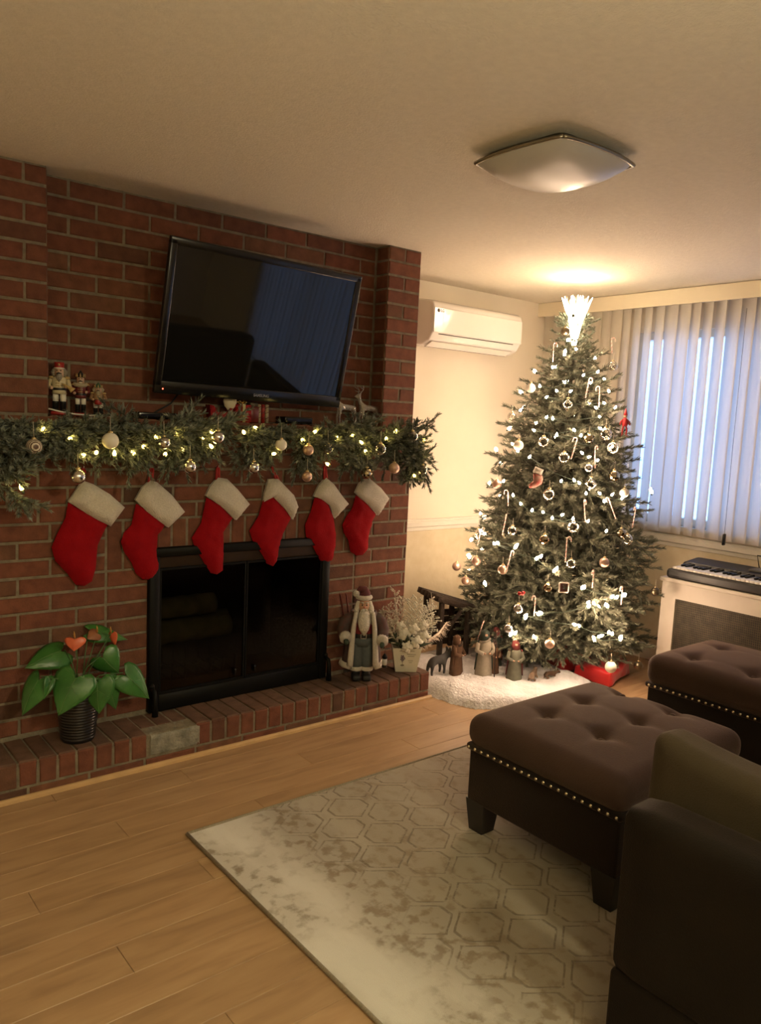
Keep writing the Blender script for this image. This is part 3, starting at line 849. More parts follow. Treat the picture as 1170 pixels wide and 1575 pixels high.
# ------------------------------------------------------------------ television
M_screen = mat('tv_screen', (.008, .008, .0075), .03, var=.02, spec=.55)
M_silver = mat('silver_print', (.35, .35, .36), .35, metal=.6)
tv = thing('television', 'black flat screen television tilted down on the brick wall above the mantel', 'television', (-.945, -.005, 1.466))
TW, TH = .915, .605
TLT = math.radians(12.0)
MT = Matrix.Rotation(math.radians(1.1), 4, 'Y') @ Matrix.Rotation(TLT, 4, 'X')
bz = .030
q = MB()
q.rbox(-TW/2, TW/2, -.012, .012, 0, .052, .004, 2, 0, MT)
q.rbox(-TW/2, TW/2, -.012, .012, TH-bz, TH, .004, 2, 0, MT)
q.rbox(-TW/2, -TW/2+bz, -.012, .012, .03, TH-.01, .004, 2, 0, MT)
q.rbox(TW/2-bz, TW/2, -.012, .012, .03, TH-.01, .004, 2, 0, MT)
q.build('bezel', M_gloss, tv)
MB().box(-TW/2+bz-.004, TW/2-bz+.004, -.007, .0, .048, TH-bz+.004, 0, MT).build('screen', M_screen, tv)
MB().rbox(-TW/2+.012, TW/2-.012, .010, .05, .02, TH-.02, .012, 2, 0, MT).rbox(-TW/2+.10, TW/2-.10, .045, .078, .03, TH-.16, .015, 2, 0, MT).build('rear_housing', M_matteblack, tv)
MB().box(-.14, .14, .094, .101, .08, .42).box(-.10, -.07, .06, .098, .10, .34, 0).box(.07, .10, .06, .098, .10, .34, 0).build('wall_bracket', M_blackm, tv)
text('SAMSUNG', .017, M_silver, tv, MT @ Matrix.Translation((.03, -.0125, .026)) @ FRONT)
MB().ball((0, 0, 0), .0028, 8).build('standby_light', emis('red_led', (1, .12, .06), 6), tv, MT @ Vector((-TW/2+.035, -.0125, .02)))
for nm, pth in (('left', [(-1.265, .06, 1.475), (-1.30, .05, 1.435), (-1.36, .05, 1.40), (-1.405, .055, 1.372)]), ('right', [(-1.205, .06, 1.475), (-1.215, .05, 1.43), (-1.24, .05, 1.40), (-1.255, .055, 1.372)])):
    o = MB().tube(pth, .0035, 6).build('power_cable', M_matteblack)
    tag(o, 'thin black cable hanging from the television, %s one of two' % nm, 'cable', 'television cables')

# ------------------------------------------------------------------ firebox and glass screen
fb = thing('firebox', None, None, kind='structure')
M_soot = mat('sooty_brick', (.030, .024, .020), .95, var=.35, vscale=12, bump=.3)
q = MB().box(FX0-.002, FX0, .02, .5, HZ, FZ1).box(FX1, FX1+.002, .02, .5, HZ, FZ1).box(FX0, FX1, .49, .5, HZ, FZ1).box(FX0, FX1, .02, .5, FZ1, FZ1+.004)
q.build('lining', M_soot, fb)
MB().box(FX0, FX1, 0.008, 0.5, 0.0, HZ-.001).build('firebox_floor', mat('ash_floor', (.03, .028, .025), .95, var=.4, vscale=30), fb)
fs_ = thing('fireplace_screen', 'black framed glass fireplace doors below the middle stockings', 'fireplace doors', (-.9635, 0, HZ+.0015))
FW = .905; FH = .70
q = MB(); t = .045
q.rbox(-FW/2, -FW/2+t, -.028, .004, 0, FH, .004, 1).rbox(FW/2-t, FW/2, -.028, .004, 0, FH, .004, 1).rbox(-FW/2, FW/2, -.030, .004, FH-.038, FH, .004, 1).rbox(-FW/2+t-.002, FW/2-t+.002, -.026, .004, 0, .075, .004, 1)
q.build('outer_frame', M_blackm, fs_)
MB().box(-FW/2+t, FW/2-t, -.012, .0, FH-.085, FH-.038).build('vent_strip', mat('smoked_bronze', (.045, .026, .014), .35, metal=.5, var=.2), fs_)
tag(fs_.children[-1], 'bronze coloured vent strip')
M_fglass = bpy.data.materials.new('smoked_glass')
N, L = nodes(M_fglass)
for n_ in list(N):
    if n_.type != 'OUTPUT_MATERIAL': N.remove(n_)
tr = N.new('ShaderNodeBsdfTransparent'); tr.inputs['Color'].default_value = (.44, .43, .38, 1)
gl_ = N.new('ShaderNodeBsdfGlossy'); gl_.inputs['Roughness'].default_value = 0.08; gl_.inputs['Color'].default_value = (.8, .8, .78, 1)
mx = N.new('ShaderNodeMixShader'); mx.inputs['Fac'].default_value = 0.025
L.new(tr.outputs[0], mx.inputs[1]); L.new(gl_.outputs[0], mx.inputs[2]); L.new(mx.outputs[0], N['Material Output'].inputs['Surface'])
iw = (FW-2*t)/2
for sgn in (-1, 1):
    x0 = -iw if sgn < 0 else 0.0
    q = MB(); e = .009
    z0, z1 = .077, FH-.086
    q.box(x0+.002, x0+e, -.022, -.010, z0, z1).box(x0+iw-e, x0+iw-.002, -.022, -.010, z0, z1).box(x0+e, x0+iw-e, -.022, -.010, z0, z0+e).box(x0+e, x0+iw-e, -.022, -.010, z1-e, z1)
    d_ = q.build('glass_door', M_blackm, fs_)
    MB().box(x0+e, x0+iw-e, -.017, -.014, z0+e, z1-e).build('pane', M_fglass, d_)
    hx = x0+(iw-.05 if sgn < 0 else .05)
    MB().rbox(hx-.004, hx+.004, -.034, -.021, .10, .13, .002, 1).build('door_handle', M_gloss, d_)
for sgn in (-1, 1):
    q = MB(); x0 = sgn*(FW/2-.012)
    q.tube([(x0, -.030, .11), (x0, -.058, .10), (x0, -.066, .07), (x0, -.066, 0)], [.008, .010, .010, .014], 8)
    q.ball((x0, -.034, .118), .012, 8).build('foot_bracket', M_blackm, fs_)
# log grate and pale logs behind the glass
gr = thing('log_grate', 'dark iron grate behind the left fireplace glass', 'grate', (-1.12, .22, HZ))
q = MB()
for a in range(7):
    x0 = -.20+a*.062; q.tube([(x0, -.13, .16), (x0, -.12, .085), (x0, .12, .085), (x0, .14, .15)], .007, 6)
q.build('bars', M_blackm, gr)
q = MB()
for sx in (-.20, .17):
    for sy in (-.09, .09): q.tube([(sx, sy, .085), (sx, sy, 0)], .008, 6)
q.tube([(-.22, -.09, .078), (.19, -.09, .078)], .007, 6).tube([(-.22, .09, .078), (.19, .09, .078)], .007, 6)
q.build('legs', M_blackm, gr)
M_log = mat('pale_birch', (.36, .34, .24), .9, var=.3, vscale=14, bump=.4)
for i, (x0, y0, z0, ln_, r_, an, lb) in enumerate([(-1.13, .17, .285, .36, .053, .01, 'pale log lying in front on the grate'), (-1.10, .27, .285, .38, .05, -.01, 'pale log lying behind on the grate'), (-1.15, .222, .380, .30, .05, .02, 'pale log on top of two other logs')]):
    T = Matrix.Translation((x0, y0, z0+HZ-.0)) @ Matrix.Rotation(an, 4, 'Z') @ Matrix.Rotation(PI/2, 4, 'Y')
    k = 12; pr = [(.0001, -ln_/2), (r_*.97, -ln_/2)]+[(r_*(1+.05*math.sin(j*2.1+i)), -ln_/2+ln_*j/k) for j in range(1, k)]+[(r_*.97, ln_/2), (.0001, ln_/2)]
    o = MB().lathe(pr, 14, 0, T).build('log', M_log); o.location = (0, 0, 0)
    tag(o, lb, 'log', 'logs on the grate')

# ------------------------------------------------------------------ ottomans, sofa
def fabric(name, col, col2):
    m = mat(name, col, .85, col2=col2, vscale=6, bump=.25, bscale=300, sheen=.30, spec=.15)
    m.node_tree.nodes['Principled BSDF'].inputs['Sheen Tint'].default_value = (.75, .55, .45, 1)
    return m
M_micro = fabric('brown_microfibre', (.044, .026, .020), (.056, .033, .025))
M_microd = fabric('dark_brown_base', (.008, .0055, .0045), (.012, .008, .006))
M_nail = mat('brass_nail', (.75, .66, .48), .25, metal=1.0, var=.1)
M_legw = mat('black_wood', (.012, .010, .009), .35, var=.2)
_nail = MB().lathe([(.0065, 0), (.006, .002), (.003, .0042), (.0001, .0048)], 8).mesh('nail_head', M_nail)
def ottoman(label, x0, x1, y0, y1, ztop=.415, zn=.30, zb=.105, z0=0.0, tufts=None, group=None):
    cx, cy = (x0+x1)/2, (y0+y1)/2; sx, sy = x1-x0, y1-y0
    r = thing('tufted_ottoman', label, 'ottoman', (cx, cy, z0))
    base = MB().rbox(-sx/2+.012, sx/2-.012, -sy/2+.012, sy/2-.012, zb, zn+.01, .008, 2)
    base.build('base', M_microd, r)
    hh = ztop-zn
    tf = tufts
    def disp(p):
        z = p.z
        u, v = p.x/(sx/2), p.y/(sy/2)
        if z > 0:
            z += .022*(1-abs(u)**2.5)*(1-abs(v)**2.5)
            for (tx, ty) in tf:
                dx, dy = p.x-tx, p.y-ty
                d = math.hypot(dx, dy)
                z -= .020*math.exp(-(d/.040)**2)+.007*math.exp(-(dx/.018)**2)*max(0, 1-abs(dy)/.13) + .007*math.exp(-(dy/.018)**2)*max(0, 1-abs(dx)/.13)
        return Vector((p.x, p.y, z))
    c = rgrid(sx+.012, sy+.012, hh, min(.05, hh*.48), 44, disp)
    cu_ = c.build('cushion_top', M_micro, r, (0, 0, zn+hh/2))
    for (tx, ty) in tf: MB().ball((tx, ty, ztop-.008), .011, 10, 0, (1, 1, .5)).build('tuft_button', M_micro, r)
    q = MB().rbox(-sx/2+.002, sx/2-.002, -sy/2+.002, sy/2-.002, zn-.012, zn+.012, .006, 1)
    q.build('welt', M_microd, r)
    for s_, n_ in (('x', int(sy/.0295)), ('y', int(sx/.0295))):
        for i in range(n_):
            t = -(n_-1)/2+i
            if s_ == 'x': link('nail_head', _nail, r, (-sx/2+.002, t*.0295, zn), (0, -PI/2, 0))
            else: link('nail_head', _nail, r, (t*.0295, sy/2-.002, zn), (-PI/2, 0, 0))
    for a in (-1, 1):
        for b_ in (-1, 1):
            q = MB(); lx, ly = a*(sx/2-.052), b_*(sy/2-.052)
            T = [(-.036, .115), (.036, .115)]
            vs = [(lx+sxx*.042, ly+syy*.042, zb+.008) for sxx, syy in ((-1,-1),(1,-1),(1,1),(-1,1))]+[(lx+sxx*.030, ly+syy*.030, 0) for sxx, syy in ((-1,-1),(1,-1),(1,1),(-1,1))]
            q.add(vs, [(0,1,2,3),(7,6,5,4)]+[(i,4+i,4+(i+1)%4,(i+1)%4) for i in range(4)])
            q.build('leg', M_legw, r)
    return r
ot1 = ottoman('brown tufted ottoman with a brass nail trim standing on the patterned rug', -.80, -.10, -1.885, -1.262, z0=.0118,
    tufts=[(.45-.587, 1.5735-1.44), (.45-.585, 1.5735-1.655), (.45-.375, 1.5735-1.43), (.45-.38, 1.5735-1.655), (.45-.15, 1.5735-1.44), (.45-.17, 1.5735-1.66)])
ot2 = ottoman('purplish dark ottoman in front of the white cabinet by the window', .385, .93, -1.78, -1.20, ztop=.435,
    tufts=[(-.15, .13), (-.15, -.13), (.1, .13), (.1, -.13)])
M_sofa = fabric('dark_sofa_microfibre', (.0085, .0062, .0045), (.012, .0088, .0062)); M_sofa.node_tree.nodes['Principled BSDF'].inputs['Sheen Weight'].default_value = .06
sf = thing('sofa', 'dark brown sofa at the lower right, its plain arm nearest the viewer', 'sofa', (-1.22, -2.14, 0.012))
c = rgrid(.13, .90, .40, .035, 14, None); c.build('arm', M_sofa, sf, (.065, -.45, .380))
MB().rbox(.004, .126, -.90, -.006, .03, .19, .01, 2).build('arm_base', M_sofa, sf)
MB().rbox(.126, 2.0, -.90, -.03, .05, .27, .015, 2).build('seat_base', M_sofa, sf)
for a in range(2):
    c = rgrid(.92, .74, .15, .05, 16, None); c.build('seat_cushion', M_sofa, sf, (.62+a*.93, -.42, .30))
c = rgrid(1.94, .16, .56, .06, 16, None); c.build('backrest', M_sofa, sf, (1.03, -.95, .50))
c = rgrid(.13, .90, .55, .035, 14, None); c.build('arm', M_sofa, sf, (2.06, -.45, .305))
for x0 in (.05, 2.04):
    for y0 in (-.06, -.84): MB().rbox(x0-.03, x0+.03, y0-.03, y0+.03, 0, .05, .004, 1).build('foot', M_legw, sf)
def pil(p):
    # corner ears, middle of the top edge sags
    u, v = p.y/.29, p.z/.15
    k = 1-.0*abs(v)
    z = p.z
    if p.z > 0: z += .030*(abs(u)**2.0)-.014
    return Vector((p.x*(1-.25*abs(u)**4), p.y, z))
M_ol = fabric('olive_brown_microfibre', (.048, .038, .023), (.060, .047, .029)); M_ol.node_tree.nodes['Principled BSDF'].inputs['Sheen Weight'].default_value = .12
c = rgrid(.15, .58, .29, .045, 18, pil)
cu_ = c.build('sofa_cushion', M_ol, None, (-.965, -2.36, .535), (math.radians(0), math.radians(3), math.radians(-2)))
tag(cu_, 'upright olive brown cushion leaning inside the near sofa arm', 'cushion')

# ------------------------------------------------------------------ rug
m = bpy.data.materials.new('distressed_rug')
N, L = nodes(m); b = N['Principled BSDF']
def mth(op, a, b_=None, c=None):
    n_ = N.new('ShaderNodeMath'); n_.operation = op
    for i, v_ in enumerate((a, b_, c)):
        if v_ is None: continue
        if isinstance(v_, (int, float)): n_.inputs[i].default_value = v_
        else: L.new(v_, n_.inputs[i])
    return n_.outputs[0]
tc = N.new('ShaderNodeTexCoord'); sp_ = N.new('ShaderNodeSeparateXYZ'); L.new(tc.outputs['Object'], sp_.inputs[0])
X_, Y_ = sp_.outputs['X'], sp_.outputs['Y']
def noisen(sc, det=4, vec=None, dist=0.0):
    n_ = N.new('ShaderNodeTexNoise'); n_.inputs['Scale'].default_value = sc; n_.inputs['Detail'].default_value = det; n_.inputs['Distortion'].default_value = dist
    L.new(vec or tc.outputs['Object'], n_.inputs['Vector']); return n_.outputs['Fac']
AX, BY = .200, .215
wv = mth('MULTIPLY', mth('SINE', mth('MULTIPLY', Y_, 2*PI/BY)), .20)
# flatten the wave to give straight flanks like a lattice of octagons
wv = mth('MAXIMUM', mth('MINIMUM', mth('MULTIPLY', wv, 1.3), .20), -.20)
ux = mth('DIVIDE', X_, AX)
def line(u):
    return mth('ABSOLUTE', mth('SUBTRACT', mth('FRACT', u), .5))
l1 = line(mth('ADD', ux, wv)); l2 = line(mth('ADD', mth('SUBTRACT', ux, wv), .5))
d1 = mth('SUBTRACT', .5, l1); d2 = mth('SUBTRACT', .5, l2)
dmin = mth('MINIMUM', l1, l2)
def smooth(v_, a, c, to0=0.0, to1=1.0):
    r_ = N.new('ShaderNodeMapRange'); r_.interpolation_type = 'SMOOTHSTEP'
    r_.inputs['From Min'].default_value = a; r_.inputs['From Max'].default_value = c; r_.inputs['To Min'].default_value = to0; r_.inputs['To Max'].default_value = to1
    L.new(v_, r_.inputs['Value']); return r_.outputs['Result']
outl = mth('SUBTRACT', 1.0, smooth(mth('ABSOLUTE', mth('SUBTRACT', dmin, .085)), .012, .034))
# fuzzy pattern mask: stronger in a band, absent along the border
msk = smooth(noisen(2.6, 3), .36, .52)
band = mth('MULTIPLY', smooth(X_, .20, .38), mth('SUBTRACT', 1.0, smooth(X_, 1.3, 1.6)))
fine = smooth(noisen(60, 2), .25, .55)
pat = mth('MULTIPLY', mth('MULTIPLY', outl, mth('MULTIPLY', msk, band)), fine)
# wear: streaky patches
mpn = N.new('ShaderNodeMapping'); mpn.inputs['Scale'].default_value = (2.6, 1.1, 1); mpn.inputs['Rotation'].default_value = (0, 0, .25); L.new(tc.outputs['Object'], mpn.inputs['Vector'])
wear = smooth(noisen(1.9, 8, mpn.outputs['Vector'], .5), .37, .62)
spk = smooth(noisen(26, 5), .48, .66)
wear2 = mth('MULTIPLY', wear, mth('ADD', .45, mth('MULTIPLY', spk, .75)))
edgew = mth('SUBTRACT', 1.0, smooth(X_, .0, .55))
def mix(f, a, c):
    n_ = N.new('ShaderNodeMix'); n_.data_type = 'RGBA'
    if isinstance(f, (int, float)): n_.inputs['Factor'].default_value = f
    else: L.new(f, n_.inputs['Factor'])
    for i, v_ in (('A', a), ('B', c)):
        s_ = [k for k in n_.inputs if k.name == i and k.type == 'RGBA'][0]
        if isinstance(v_, tuple): s_.default_value = (*v_, 1)
        else: L.new(v_, s_)
    return [k for k in n_.outputs if k.type == 'RGBA'][0]
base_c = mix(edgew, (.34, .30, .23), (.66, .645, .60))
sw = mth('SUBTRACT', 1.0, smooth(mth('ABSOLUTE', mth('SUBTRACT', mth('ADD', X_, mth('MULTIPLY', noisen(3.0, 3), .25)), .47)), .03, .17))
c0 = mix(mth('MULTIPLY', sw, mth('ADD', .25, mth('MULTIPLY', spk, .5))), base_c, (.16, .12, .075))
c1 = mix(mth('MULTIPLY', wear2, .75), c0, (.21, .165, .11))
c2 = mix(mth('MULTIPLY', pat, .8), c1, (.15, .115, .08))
L.new(c2, b.inputs['Base Color'])
b.inputs['Roughness'].default_value = .95; b.inputs['Sheen Weight'].default_value = .2; b.inputs['Specular IOR Level'].default_value = .15
pile = noisen(420, 2)
hgt = mth('SUBTRACT', mth('MULTIPLY', pile, .5), mth('MULTIPLY', pat, .9))
bp = N.new('ShaderNodeBump'); bp.inputs['Strength'].default_value = .6; bp.inputs['Distance'].default_value = .004
L.new(hgt, bp.inputs['Height']); L.new(bp.outputs['Normal'], b.inputs['Normal'])
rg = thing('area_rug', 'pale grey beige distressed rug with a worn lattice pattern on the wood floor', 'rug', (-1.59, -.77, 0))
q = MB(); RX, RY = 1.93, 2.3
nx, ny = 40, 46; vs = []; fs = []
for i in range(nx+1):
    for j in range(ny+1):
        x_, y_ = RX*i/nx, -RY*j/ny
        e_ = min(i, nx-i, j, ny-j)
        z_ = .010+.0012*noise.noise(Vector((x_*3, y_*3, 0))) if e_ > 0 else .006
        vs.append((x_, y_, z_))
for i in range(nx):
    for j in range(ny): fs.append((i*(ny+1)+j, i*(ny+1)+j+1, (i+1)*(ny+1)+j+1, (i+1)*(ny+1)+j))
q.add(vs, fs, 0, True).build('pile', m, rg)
q = MB().tube([(0, 0, .006), (RX, 0, .006), (RX, -RY, .006), (0, -RY, .006), (0, 0, .006)], .006, 6)
q.build('bound_edge', mat('rug_binding', (.30, .26, .20), .9, var=.2, vscale=200), rg)

# ------------------------------------------------------------------ cabinet and keyboard
cb = thing('radiator_cabinet', 'white cabinet with a dark woven mesh front under the window', 'cabinet', (1.25, -.735, 0))
CL, CD, CH = 1.05, .40, .622
q = MB()
q.rbox(0, .022, -CL, 0, 0, CH-.02, .003, 1)
_ = None
q = MB()
q.box(0, .02, -.085, 0, 0, CH-.022).box(0, .02, -CL, -CL+.085, 0, CH-.022).box(0, .02, -CL+.085, -.085, .512, CH-.022).box(0, .02, -CL+.085, -.085, 0, .10)
M_cabw = mat('cabinet_white', (.62, .57, .50), .5, col2=(.54, .49, .42), vscale=7)
q.build('front_frame', M_cabw, cb)
MB().box(.02, CD, -.02, 0, 0, CH-.022).build('side_panel', M_cabw, cb)
MB().box(.02, CD, -CL, -CL+.02, 0, CH-.022).build('side_panel', M_cabw, cb)
MB().rbox(-.012, CD+.01, -CL-.012, .012, CH-.022, CH, .004, 2).build('cabinet_top', M_cabw, cb)
M_mesh = mat('bronze_mesh', (.055, .046, .032), .5, metal=.4, col2=(.09, .075, .05), vscale=30, spec=.4)
q = MB()
y_ = -.087
while y_ > -CL+.087:
    q.box(.012, .0145, y_-.0045, y_, .10, .512); y_ -= .0105
z_ = .105; 
while z_ < .51:
    q.box(.0105, .0125, -CL+.085, -.085, z_, z_+.004); z_ += .012
g = q.build('mesh_grille', M_mesh, cb); g['kind'] = 'stuff'
tag(g, 'dark bronze woven metal mesh')
MB().box(.03, .034, -CL+.03, -.03, .03, .58).build('backing', M_matteblack, cb)
kb = thing('keyboard', 'black electronic piano keyboard lying on the white cabinet', 'keyboard', (1.235, -.755, CH))
KL = .93
bd = MB().prism([(0, .0), (.0, .042), (.012, .052), (.15, .056), (.17, .078), (.30, .092), (.335, .088), (.345, .06), (.345, 0)], -KL, 0, axis='y')
o = bd.build('body', mat('charcoal_plastic', (.010, .0095, .010), .4, var=.1), kb)
bv = o.modifiers.new('bevel', 'BEVEL'); bv.width = .02; bv.segments = 3; bv.limit_method = 'ANGLE'; bv.angle_limit = 1.2
MB().box(.20, .29, -.62, -.36, .084, .0925, 0, Matrix.Translation((0, 0, 0))).build('control_panel', mat('grey_panel', (.16, .16, .15), .4, var=.1), kb)
wk = MB().rbox(.010, .150, -.0118, .0118, 0, .012, .002, 1).mesh('white_key', mat('ivory_key', (.78, .75, .69), .25, var=.02))
bkm = MB().rbox(.062, .150, -.0065, .0065, 0, .012, .002, 1).mesh('black_key', M_gloss)
nk = 36; y_ = -.045
for i in range(nk):
    yy = y_-i*.0238
    link('white_key', wk, kb, (0, yy, .0535))
    if i % 7 not in (2, 6): link('black_key', bkm, kb, (0, yy-.0119, .0645))
q = MB().tube([(.32, -.36, .085), (.345, -.33, .150), (.345, -.60, .150), (.32, -.57, .085)], .0035, 6)
q.build('music_stand', M_matteblack, kb)

# ------------------------------------------------------------------ needles, twigs, branches
def needle_mat(name, ca, cb_, tip):
    m = bpy.data.materials.new(name)
    N, L = nodes(m); b = N['Principled BSDF']
    tc = N.new('ShaderNodeTexCoord'); oi = N.new('ShaderNodeObjectInfo')
    n = N.new('ShaderNodeTexNoise'); n.inputs['Scale'].default_value = 45; n.inputs['Detail'].default_value = 2
    L.new(tc.outputs['Object'], n.inputs['Vector'])
    r = N.new('ShaderNodeValToRGB'); e = r.color_ramp.elements
    e[0].position = .3; e[0].color = (*ca, 1); e[1].position = .72; e[1].color = (*tip, 1)
    k = e.new(.5); k.color = (*cb_, 1)
    L.new(n.outputs['Fac'], r.inputs['Fac'])
    hv = N.new('ShaderNodeHueSaturation'); mp = N.new('ShaderNodeMapRange'); mp.inputs['To Min'].default_value = .75; mp.inputs['To Max'].default_value = 1.25
    L.new(oi.outputs['Random'], mp.inputs['Value']); L.new(mp.outputs['Result'], hv.inputs['Value']); L.new(r.outputs['Color'], hv.inputs['Color'])
    L.new(hv.outputs['Color'], b.inputs['Base Color'])
    b.inputs['Roughness'].default_value = .6; b.inputs['Specular IOR Level'].default_value = .3
    return m
M_needle = needle_mat('tree_needles', (.088, .096, .064), (.145, .152, .105), (.225, .225, .17))
M_gneedle = needle_mat('garland_needles', (.095, .115, .085), (.17, .19, .15), (.29, .31, .26))
M_stem = mat('brown_stem', (.055, .045, .028), .85, var=.2)

class Fol:
    def __init__(s): s.V = []; s.F = []; s.M = []; s.n = 0
    def addn(s, V, F, mi):
        s.V.append(np.asarray(V, float)); F = np.asarray(F, int)
        s.F += [tuple(f+s.n) for f in F]; s.M += [mi]*len(F); s.n += len(V)
    def twig(s, p0, d, L_, rad, n, droop=0.0, wdt=.0034):
        d = np.asarray(d, float); d /= np.linalg.norm(d); p0 = np.asarray(p0, float)
        a = np.array([0, 0, 1.]) if abs(d[2]) < .9 else np.array([1., 0, 0])
        u = np.cross(d, a); u /= np.linalg.norm(u); v = np.cross(d, u)
        def P(t): return p0+np.outer(t*L_, d)+np.outer(t*t*L_*droop, np.array([0, 0, -1.]))
        # stem (3 sided)
        ts = np.array([0, .5, 1.]); c = P(ts); V = []; F = []
        for i in range(3):
            for k in range(3):
                an = 2*PI*k/3; V.append(c[i]+(u*math.cos(an)+v*math.sin(an))*(.0022-.0014*ts[i]))
        for i in range(2):
            for k in range(3): F.append((i*3+k, i*3+(k+1) % 3, (i+1)*3+(k+1) % 3, (i+1)*3+k))
        s.addn(V, F, 1)
        t = np.sort(RNG.random(n)); an = RNG.random(n)*2*PI+np.arange(n)*2.4
        base = P(t); rr = rad*(.75+.5*RNG.random(n))*np.where(t > .85, 1.15-(t-.85)*3.2, 1.0)
        out = np.outer(np.cos(an), u)+np.outer(np.sin(an), v)
        fw = .75+.7*t
        tip = base+out*rr[:, None]*.80+d*(rr*fw)[:, None]
        side = np.cross(out, d)
        wv = wdt*(.8+.5*RNG.random(n))
        mid = base*.45+tip*.55
        V = np.stack([base-side*(wv*.35)[:, None], base+side*(wv*.35)[:, None], mid+side*(wv*.5)[:, None], tip, mid-side*(wv*.5)[:, None]], 1).reshape(-1, 3)
        # two faces as one pentagon keeps it light
        F = [tuple(range(5*i, 5*i+5)) for i in range(n)]
        s.addn(V, F, 0)
    def mesh(s, name, mats):
        me = bpy.data.meshes.new(name)
        me.from_pydata([tuple(v) for v in np.concatenate(s.V)], [], s.F)
        for m in mats: me.materials.append(m)
        me.polygons.foreach_set('material_index', s.M); me.update()
        return me
def branch_mesh(L_, mats, dens=840, rad=.0205, tw=.10, nper=44, start=.28, name='branch'):
    f = Fol()
    pts = []
    n = max(5, int(L_*nper))
    # main stem tube
    k = 6; V = []; F = []
    def sp(t): return np.array([L_*t, 0, .10*L_*t*t - .06*L_*t])
    for i in range(k+1):
        c = sp(i/k)
        for j in range(4):
            an = PI/2*j; V.append(c+np.array([0, math.cos(an), math.sin(an)])*(.0045-.003*i/k))
    for i in range(k):
        for j in range(4): F.append((i*4+j, i*4+(j+1) % 4, (i+1)*4+(j+1) % 4, (i+1)*4+j))
    f.addn(V, F, 1)
    for i in range(n):
        t = start+(1-start)*i/n
        side = 1 if i % 2 else -1
        az = side*math.radians(random.uniform(30, 62)); el = math.radians(random.uniform(-30, 38))
        if i % 5 == 4: az *= .3; el = math.radians(random.choice((-60, 65)))
        l_ = tw*(1.15-.45*t)*random.uniform(.75, 1.2)
        d = (math.cos(az)*math.cos(el), math.sin(az)*math.cos(el), math.sin(el))
        f.twig(sp(t), d, l_, rad, int(dens*l_), .12)
    f.twig(sp(.93), (1, random.uniform(-.1, .1), .18), tw*1.05, rad, int(dens*tw), .05)
    return f.mesh(name, mats)
def rad_at(z):
    T = TREE_R
    for (z1, r1), (z0, r0) in zip(T[:-1], T[1:]):
        if z0 <= z <= z1: return r0+(r1-r0)*(z-z0)/(z1-z0)
    return T[0][1] if z > T[0][0] else T[-1][1]
TCX, TCY = 1.02, -.18
tree = thing('christmas_tree', 'tall decorated artificial fir tree with lights in the corner by the window', 'christmas tree', (TCX, TCY, 0))
BL_ = [.10, .16, .23, .30, .37, .44, .52]
BM = {l: [branch_mesh(l, [M_needle, M_stem], tw=.085 if l < .2 else .105, start=.12 if l < .25 else .25) for _ in range(3)] for l in BL_}
nb = 0
z = .15; ring = 0
GA = 2.39996
acc = 0.0
NBR = 286
# spread the branches over the height in proportion to the circumference
zs_ = np.linspace(.13, 2.0, 400); wts = np.array([rad_at(a)+.09 for a in zs_]); cw = np.cumsum(wts)/np.sum(wts)
for i in range(NBR):
    zb = float(np.interp((i+.5)/NBR, cw, zs_))
    az = i*GA+random.uniform(-.18, .18)
    Rr = rad_at(zb)*random.uniform(.80, 1.02)
    tilt = -.10+.42*(zb/2.0)**2+random.uniform(-.12, .12)      # top branches point up
    ca_, sa_ = math.cos(az), math.sin(az)
    # keep inside the corner
    lim = 9
    if ca_ > .05: lim = min(lim, (1.575-TCX)/ca_)
    if sa_ > .05: lim = min(lim, (.53-TCY)/sa_)
    Rr = min(Rr, lim)
    rr_ = max(.07, Rr-.04-.05*min(1, zb/1.0))
    l = min(BL_, key=lambda q: abs(q-rr_)); sc = max(.55, min(1.35, rr_/l))
    h0 = zb-rr_*math.tan(tilt)*.6
    o = link('branch', BM[l][i % 3], tree, (ca_*.015, sa_*.015, max(.09, h0)), (random.uniform(-.5, .5), -tilt, az), (sc, sc, sc))
    o.rotation_mode = 'XYZ'
# skirt of drooping low branches
for i in range(34):
    az = i*GA*1.0+.3; ca_, sa_ = math.cos(az), math.sin(az)
    lim = 9
    if ca_ > .05: lim = min(lim, (1.575-TCX)/ca_)
    if sa_ > .05: lim = min(lim, (.53-TCY)/sa_)
    rr_ = max(.12, min(.50*random.uniform(.7, 1.0), lim)-.04)
    l = min(BL_, key=lambda q: abs(q-rr_)); sc = max(.6, min(1.3, rr_/l))
    hz = random.uniform(.30, .36); tl = math.atan2(hz-random.uniform(.13, .20), rr_)
    link('branch', BM[l][i % 3], tree, (ca_*.015, sa_*.015, hz), (random.uniform(-.4, .4), tl, az), (sc, sc, sc))
for i in range(5):
    link('branch', BM[.10][i % 3], tree, (0, 0, 1.95), (0, -1.15, i*1.26), (1.0, 1.0, 1.0))
q = MB().tube([(0, 0, .06), (0, 0, 1.0), (0, 0, 2.02)], [.024, .020, .008], 10)
q.build('trunk_pole', M_stem, tree)
M_stand = mat('green_metal', (.012, .028, .018), .45, metal=.3, var=.2)
sd_ = MB().lathe([(.034, .02), (.034, .24), (.028, .25)], 14).build('stand', M_stand, tree)
for k in range(4):
    a = k*PI/2+.5
    MB().tube([(0, 0, .16), (.10*math.cos(a), .10*math.sin(a), .10), (.26*math.cos(a), .26*math.sin(a), .012)], [.014, .012, .012], 6).build('stand_leg', M_stand, sd_)

